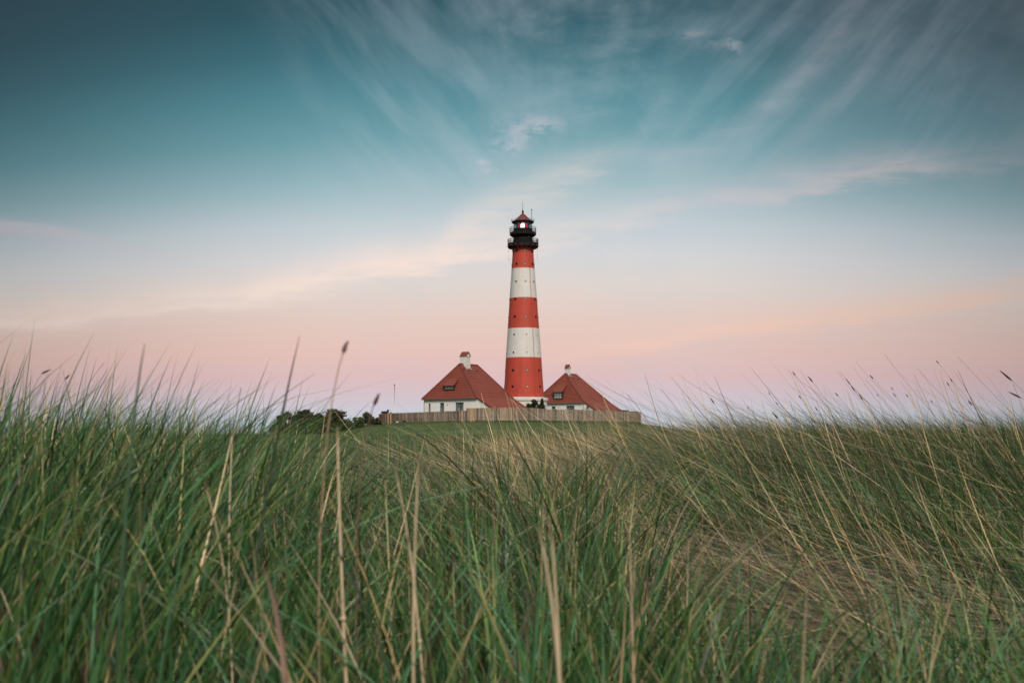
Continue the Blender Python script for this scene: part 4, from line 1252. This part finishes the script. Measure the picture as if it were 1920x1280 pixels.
for px_ in (858.5, 874.8, 894, 912.8, 930.5):
    j = max(i for i in range(len(FP)) if FP[i][0] <= px_); d = FP[j][3] - .1
    p_ = at(px_, 765, d); post(p_, at(px_, FP[j][1] if px_ < 870 else 764.2, d).z - .02, at(px_, 787.4, d).z, .13, (.045, .03, .022))
for px_ in (1092.5, 1068.5, 1200.5):
    d = 210.6 if px_ < 1180 else 218.8; post(at(px_, 768.6, d), at(px_, 768.2 if px_ < 1180 else 773.8, d).z, at(px_, 789, d).z, .16, (.42, .30, .20))
# returns of the ring on both sides and the back
back_pts = [(P3[0][1].x, 219), (P3[0][1].x - 1.2, 232), (P3[0][1].x - .6, 252), (P3[0][1].x + 5, 274), (-2, 285), (14, 285), (P3[-1][1].x + 2.5, 272), (P3[-1][1].x + 2.2, 245), (P3[-1][1].x, 219)]
for (xa, ya), (xb, yb_) in zip(back_pts[:-1], back_pts[1:]):
    za = float(mound_z(np.float64(xa), np.float64(ya))); zb_ = float(mound_z(np.float64(xb), np.float64(yb_)))
    ht = P3[0][0].z - P3[0][1].z
    za = min(za, P3[0][1].z); zb_ = min(zb_, P3[0][1].z)
    panel(Vector((xa, ya)), Vector((xb, yb_)), za + ht, zb_ + ht, za, zb_, (.28, .19, .12))

# small things about the fence
def block(name, pa, pb, dep, th, m, label, cat):
    a = at(*pa, dep); b = at(*pb, dep)
    r_ = empty(name, (a.x, dep, min(a.z, b.z)))
    mb = MB(); w = b.x - a.x; h = abs(a.z - b.z)
    mb.box(0, w, -th, 0, -.05, h * .7); mb.box(.06, w - .04, -th * .8, -.02, h * .7, h)
    mb.build('slab', m, r_); tag(r_, label, cat); return r_
block('concrete_block', (912.8, 785.6), (925.2, 788.0), 207.5, .5, M['stone'], 'low grey concrete block at the foot of the fence, left of the pale gate planks', 'block')
block('wooden_block', (966.3, 785.8), (970.6, 788.0), 207.5, .4, mat('raw_wood', (.36, .28, .17), .9, .3, 5), 'small tan block under the fence, right of the pale gate planks', 'block')
block('white_stone', (742.4, 788.4), (745.8, 790.2), 210.3, .3, M['whitepole'], 'small white stone at the foot of the fence below the flagpole', 'stone')
block('dark_bundle', (754.0, 787.0), (761.0, 790.0), 210.0, .5, M['tar'], 'low dark bundle leaning at the foot of the fence, left part', 'bundle')

fp = at(739, 776, 226); ft = at(738.8, 721, 226)
FPO = empty('flagpole', (fp.x, 226, float(mound_z(np.float64(fp.x), np.float64(226.))) - .1))
mb = MB(); hh = ft.z - FPO.location.z
mb.tube([(0, 0, 0), (0, 0, hh * .5), (0, 0, hh)], [.085, .075, .055], 10); mb.build('pole', M['whitepole'], FPO, smooth=True)
mb = MB(); mb.ball((0, 0, hh + .08), .12, 7); mb.build('finial', M['brownwood'], FPO, smooth=True)
mb = MB(); mb.box(-.05, .12, -.04, .04, hh * .62, hh * .62 + .15); mb.build('cleat', M['stone'], FPO)
tag(FPO, 'thin white flagpole without flag behind the left part of the fence', 'flagpole')

def shed(pxa, pxb, ytop, dep, label, wallm, roofm, name='shed', over=.25, rh=.35, lamp=False):
    a = at(pxa, ytop, dep); b = at(pxb, ytop, dep)
    gzz = float(mound_z(np.float64((a.x + b.x) / 2), np.float64(dep)))
    r_ = empty(name, ((a.x + b.x) / 2, dep, gzz)); w = b.x - a.x; h = a.z - gzz
    mb = MB(); mb.box(-w / 2 + over, w / 2 - over, 0, w * .8, -.3, h - rh)
    for k in range(int(w / .35)):
        xk = -w / 2 + over + .1 + k * .35
        if xk < w / 2 - over - .05: mb.box(xk, xk + .05, -.03, -.002, -.3, h - rh - .02)
    mb.build('wall', wallm, r_)
    mb = MB(); mb.box(-w / 2, w / 2, -over, w * .8 + over, h - rh, h - rh * .35); mb.box(-w / 2 + .15, w / 2 - .15, -over + .15, w * .8 + over - .15, h - rh * .35, h)
    mb.build('roof', roofm, r_)
    mb = MB(); mb.box(-w * .12, w * .08, -.045, -.035, h - rh - .55, h - rh - .15); mb.build('window', M['whiteframe'], r_)
    tag(r_, label, 'shed'); return r_
shed(713.4, 724.6, 769.3, 219.5, 'small brown hut with flat roof behind the left end of the fence', mat('brown_board', (.15, .105, .075), .85, .3, 3), M['tar'], 'hut')
shed(1155.5, 1178.5, 769.6, 240, 'low black flat-roofed shed just right of the smaller house', M['brownwood'], M['tar'])
shed(1177.5, 1197.5, 772.1, 232, 'lowest black flat roof behind the right end of the fence', M['brownwood'], M['tar'])
vp = at(1191.5, 770, 233)
# ================================================================== trees
def tree(name, box, dep, label, leafcol, n=1500, seed=0, ls=.22, trunk=True, shape='round', group=None, cat='tree', lobes=9, thick=None):
    """box = photo pixels left, right, top, bottom of the whole tree"""
    r = np.random.default_rng(seed); rs = random.Random(seed)
    x0, x1, y0, y1 = box
    a = at(x0, y1, dep); b = at(x1, y0, dep)
    w = (b.x - a.x); h = b.z - a.z; cx = (a.x + b.x) / 2
    foot = float(mound_z(np.float64(cx), np.float64(dep)))
    foot = min(foot, a.z)
    root = empty(name, (cx, dep, foot))
    tag(root, label, cat, group)
    top = b.z - foot
    crown0 = max(.0, a.z - foot) + (h * .05)
    # lobes of the crown
    Ls = []
    for k in range(lobes):
        if shape == 'cone':
            q = (k + .5) / lobes; rr_ = (1 - q) * .5 + .10
            Ls.append((rs.uniform(-.12, .12) * w * (1 - q), rs.uniform(-.12, .12) * w, crown0 + (top - crown0) * q, w * rr_ * .75, (top - crown0) / lobes * 1.0))
        else:
            q = rs.random(); ang = rs.uniform(0, 2 * PI); rad_ = rs.uniform(.12, .36) * w
            zc_ = crown0 + (top - crown0) * (.22 + .56 * q)
            rl = w * rs.uniform(.13, .24) * (1.15 - .4 * abs(q - .35))
            Ls.append((rad_ * math.cos(ang) * (1.15 - .6 * q), rad_ * math.sin(ang), zc_, rl, min(rl * .85, (top - zc_) * 1.0, max(zc_ - crown0 + .2, .2))))
    if shape != 'cone':
        Ls.append((rs.uniform(-.1, .1) * w, 0, top - w * .13 * min(1, h / w), w * .15, w * .13 * min(1, h / w)))
        Ls.append((-w * .36, 0, crown0 + (top - crown0) * .35, w * .14, (top - crown0) * .30))
        for sx_ in (-.38, -.2, 0, .2, .38):
            Ls.append((w * sx_, rs.uniform(-.1, .1) * w, crown0 + (top - crown0) * .12, w * .15, (top - crown0) * .20))
        Ls.append((w * .36, 0, crown0 + (top - crown0) * .32, w * .14, (top - crown0) * .28))
    li = r.integers(0, len(Ls), n)
    La = np.array(Ls)[li]
    dirs = r.normal(size=(n, 3)); dirs /= np.linalg.norm(dirs, axis=1)[:, None]
    rad__ = r.random(n) ** .45 * np.where(r.random(n) < .12, r.uniform(1.0, 1.35, n), 1.0)
    c = La[:, :3] + dirs * rad__[:, None] * np.stack([La[:, 3], La[:, 3], La[:, 4]], -1)
    c[:, 2] = np.maximum(c[:, 2], .1)
    s = ls * r.uniform(.5, 1.3, n)
    # each leaf clump: two crossed small quads
    nn = r.normal(size=(n, 3)); nn /= np.linalg.norm(nn, axis=1)[:, None]
    t1 = np.cross(nn, r.normal(size=(n, 3))); t1 /= np.linalg.norm(t1, axis=1)[:, None]
    t2 = np.cross(nn, t1)
    q = np.stack([c - t1 * s[:, None], c - t2 * s[:, None] * .55, c + t1 * s[:, None], c + t2 * s[:, None] * .55], 1)
    q2 = np.stack([c - t1 * s[:, None], c - nn * s[:, None] * .55, c + t1 * s[:, None], c + nn * s[:, None] * .55], 1)
    co = np.concatenate([q, q2]).reshape(-1, 3)
    f = np.arange(len(co)).reshape(-1, 4)
    me = bpy.data.meshes.new('crown')
    me.from_pydata(co.tolist(), [], f.tolist()); me.materials.append(M['leaf'])
    cols = np.array(leafcol)[r.integers(0, len(leafcol), n)] * r.uniform(.6, 1.3, (n, 1))
    cols = np.concatenate([cols, cols]); cc = np.ones((len(cols), 4, 4), np.float32); cc[..., :3] = cols[:, None, :]
    ca = me.color_attributes.new('tint', 'FLOAT_COLOR', 'POINT'); ca.data.foreach_set('color', cc.reshape(-1))
    me.update()
    o = bpy.data.objects.new('crown', me); C.objects.link(o); o.parent = root
    mb = MB(); tr = thick or max(.05, w * .035)
    zt_ = crown0 + (top - crown0) * .55
    mb.tube([(0, 0, -.2), (w * .02, 0, zt_ * .4), (-w * .02, 0, zt_), (0, 0, top * .9)], [tr * 1.3, tr, tr * .7, tr * .2], 7)
    for k in range(min(len(Ls), 10)):
        L_ = Ls[k]; z0_ = min(zt_, L_[2]) * rs.uniform(.35, .8)
        mb.tube([(0, 0, z0_), (L_[0] * .5, L_[1] * .5, (z0_ + L_[2]) / 2 + .1), (L_[0], L_[1], L_[2])], [tr * .5, tr * .3, tr * .1], 5)
        if shape != 'cone':
            mb.tube([(L_[0], L_[1], L_[2]), (L_[0] * 1.2 + L_[3] * rs.uniform(-.6, .6), L_[1], L_[2] + L_[4] * .9)], [tr * .14, .02], 4)
    mb.build('trunk', M['bark'], root)
    return root
DK = [(.050, .054, .024), (.065, .062, .030), (.045, .042, .024), (.080, .062, .034)]
MG = [(.070, .095, .028), (.085, .115, .032), (.052, .070, .024)]
LG = [(.105, .135, .036), (.090, .115, .034), (.070, .090, .028)]
tree('wind_bent_tree', (506, 564, 768, 815), 214, 'sparse dark wind-bent tree at the left end of the clump', DK, 2000, 1, .20, lobes=13)
tree('dark_tree', (540, 598, 764.5, 812), 218, 'dense dark tree between the sparse one and the widest one', DK, 3400, 2, .22, lobes=15)
tree('dark_tree', (574, 618, 771.5, 811), 222, 'smallest dark tree in the gap of the clump', DK, 2000, 3, .20, lobes=12)
tree('dark_tree', (596, 660, 764, 810), 219, 'widest round-topped dark tree, right end of the clump', DK, 4200, 4, .22, lobes=18)
tree('green_tree', (672, 704, 770.5, 794), 217, 'small green pointed tree between the clump and the fence', MG + DK[:1], 1300, 5, .18, lobes=8)
tree('low_shrub', (697, 715, 781, 794), 216, 'low dark shrub touching the left end of the fence', DK, 500, 6, .15, cat='shrub', lobes=5)
tree('low_shrub', (650, 684, 780, 799), 214, 'low yellow-green shrub left of the small green tree', LG, 800, 7, .16, cat='shrub', lobes=6)
tree('low_shrub', (622, 666, 783, 804), 212, 'low light green shrub in front of the widest dark tree', LG, 900, 8, .16, cat='shrub', lobes=6)
tree('low_shrub', (586, 638, 784, 810), 210, 'broad light green shrub in front of the middle of the clump', LG + MG, 1100, 9, .17, cat='shrub', lobes=7)
tree('low_shrub', (544, 600, 782, 815), 209, 'tall mid green shrub in front of the dense dark tree', MG, 1300, 10, .18, cat='shrub', lobes=8)
tree('low_shrub', (504, 560, 788, 818), 208, 'mid green shrub under the sparse wind-bent tree', MG + DK[:1], 1100, 11, .18, cat='shrub', lobes=7)
tree('low_shrub', (721, 734, 766.5, 779), 222, 'dark shrub behind the fence beside the brown hut', DK, 600, 12, .13, cat='shrub', lobes=5)
tree('conifer_bush', (986.5, 1013.5, 748.5, 772), 226, 'broad dark conifer bush before the lighthouse foot', [(.030, .045, .016), (.05, .065, .02), (.022, .032, .014)], 2400, 13, .15, cat='bush', lobes=10)
tree('conifer_bush', (1007, 1024.5, 748.5, 773), 225, 'narrow pointed dark conifer bush before the lighthouse foot', [(.030, .045, .016), (.05, .065, .02), (.022, .032, .014)], 1800, 14, .14, shape='cone', cat='bush', lobes=8)
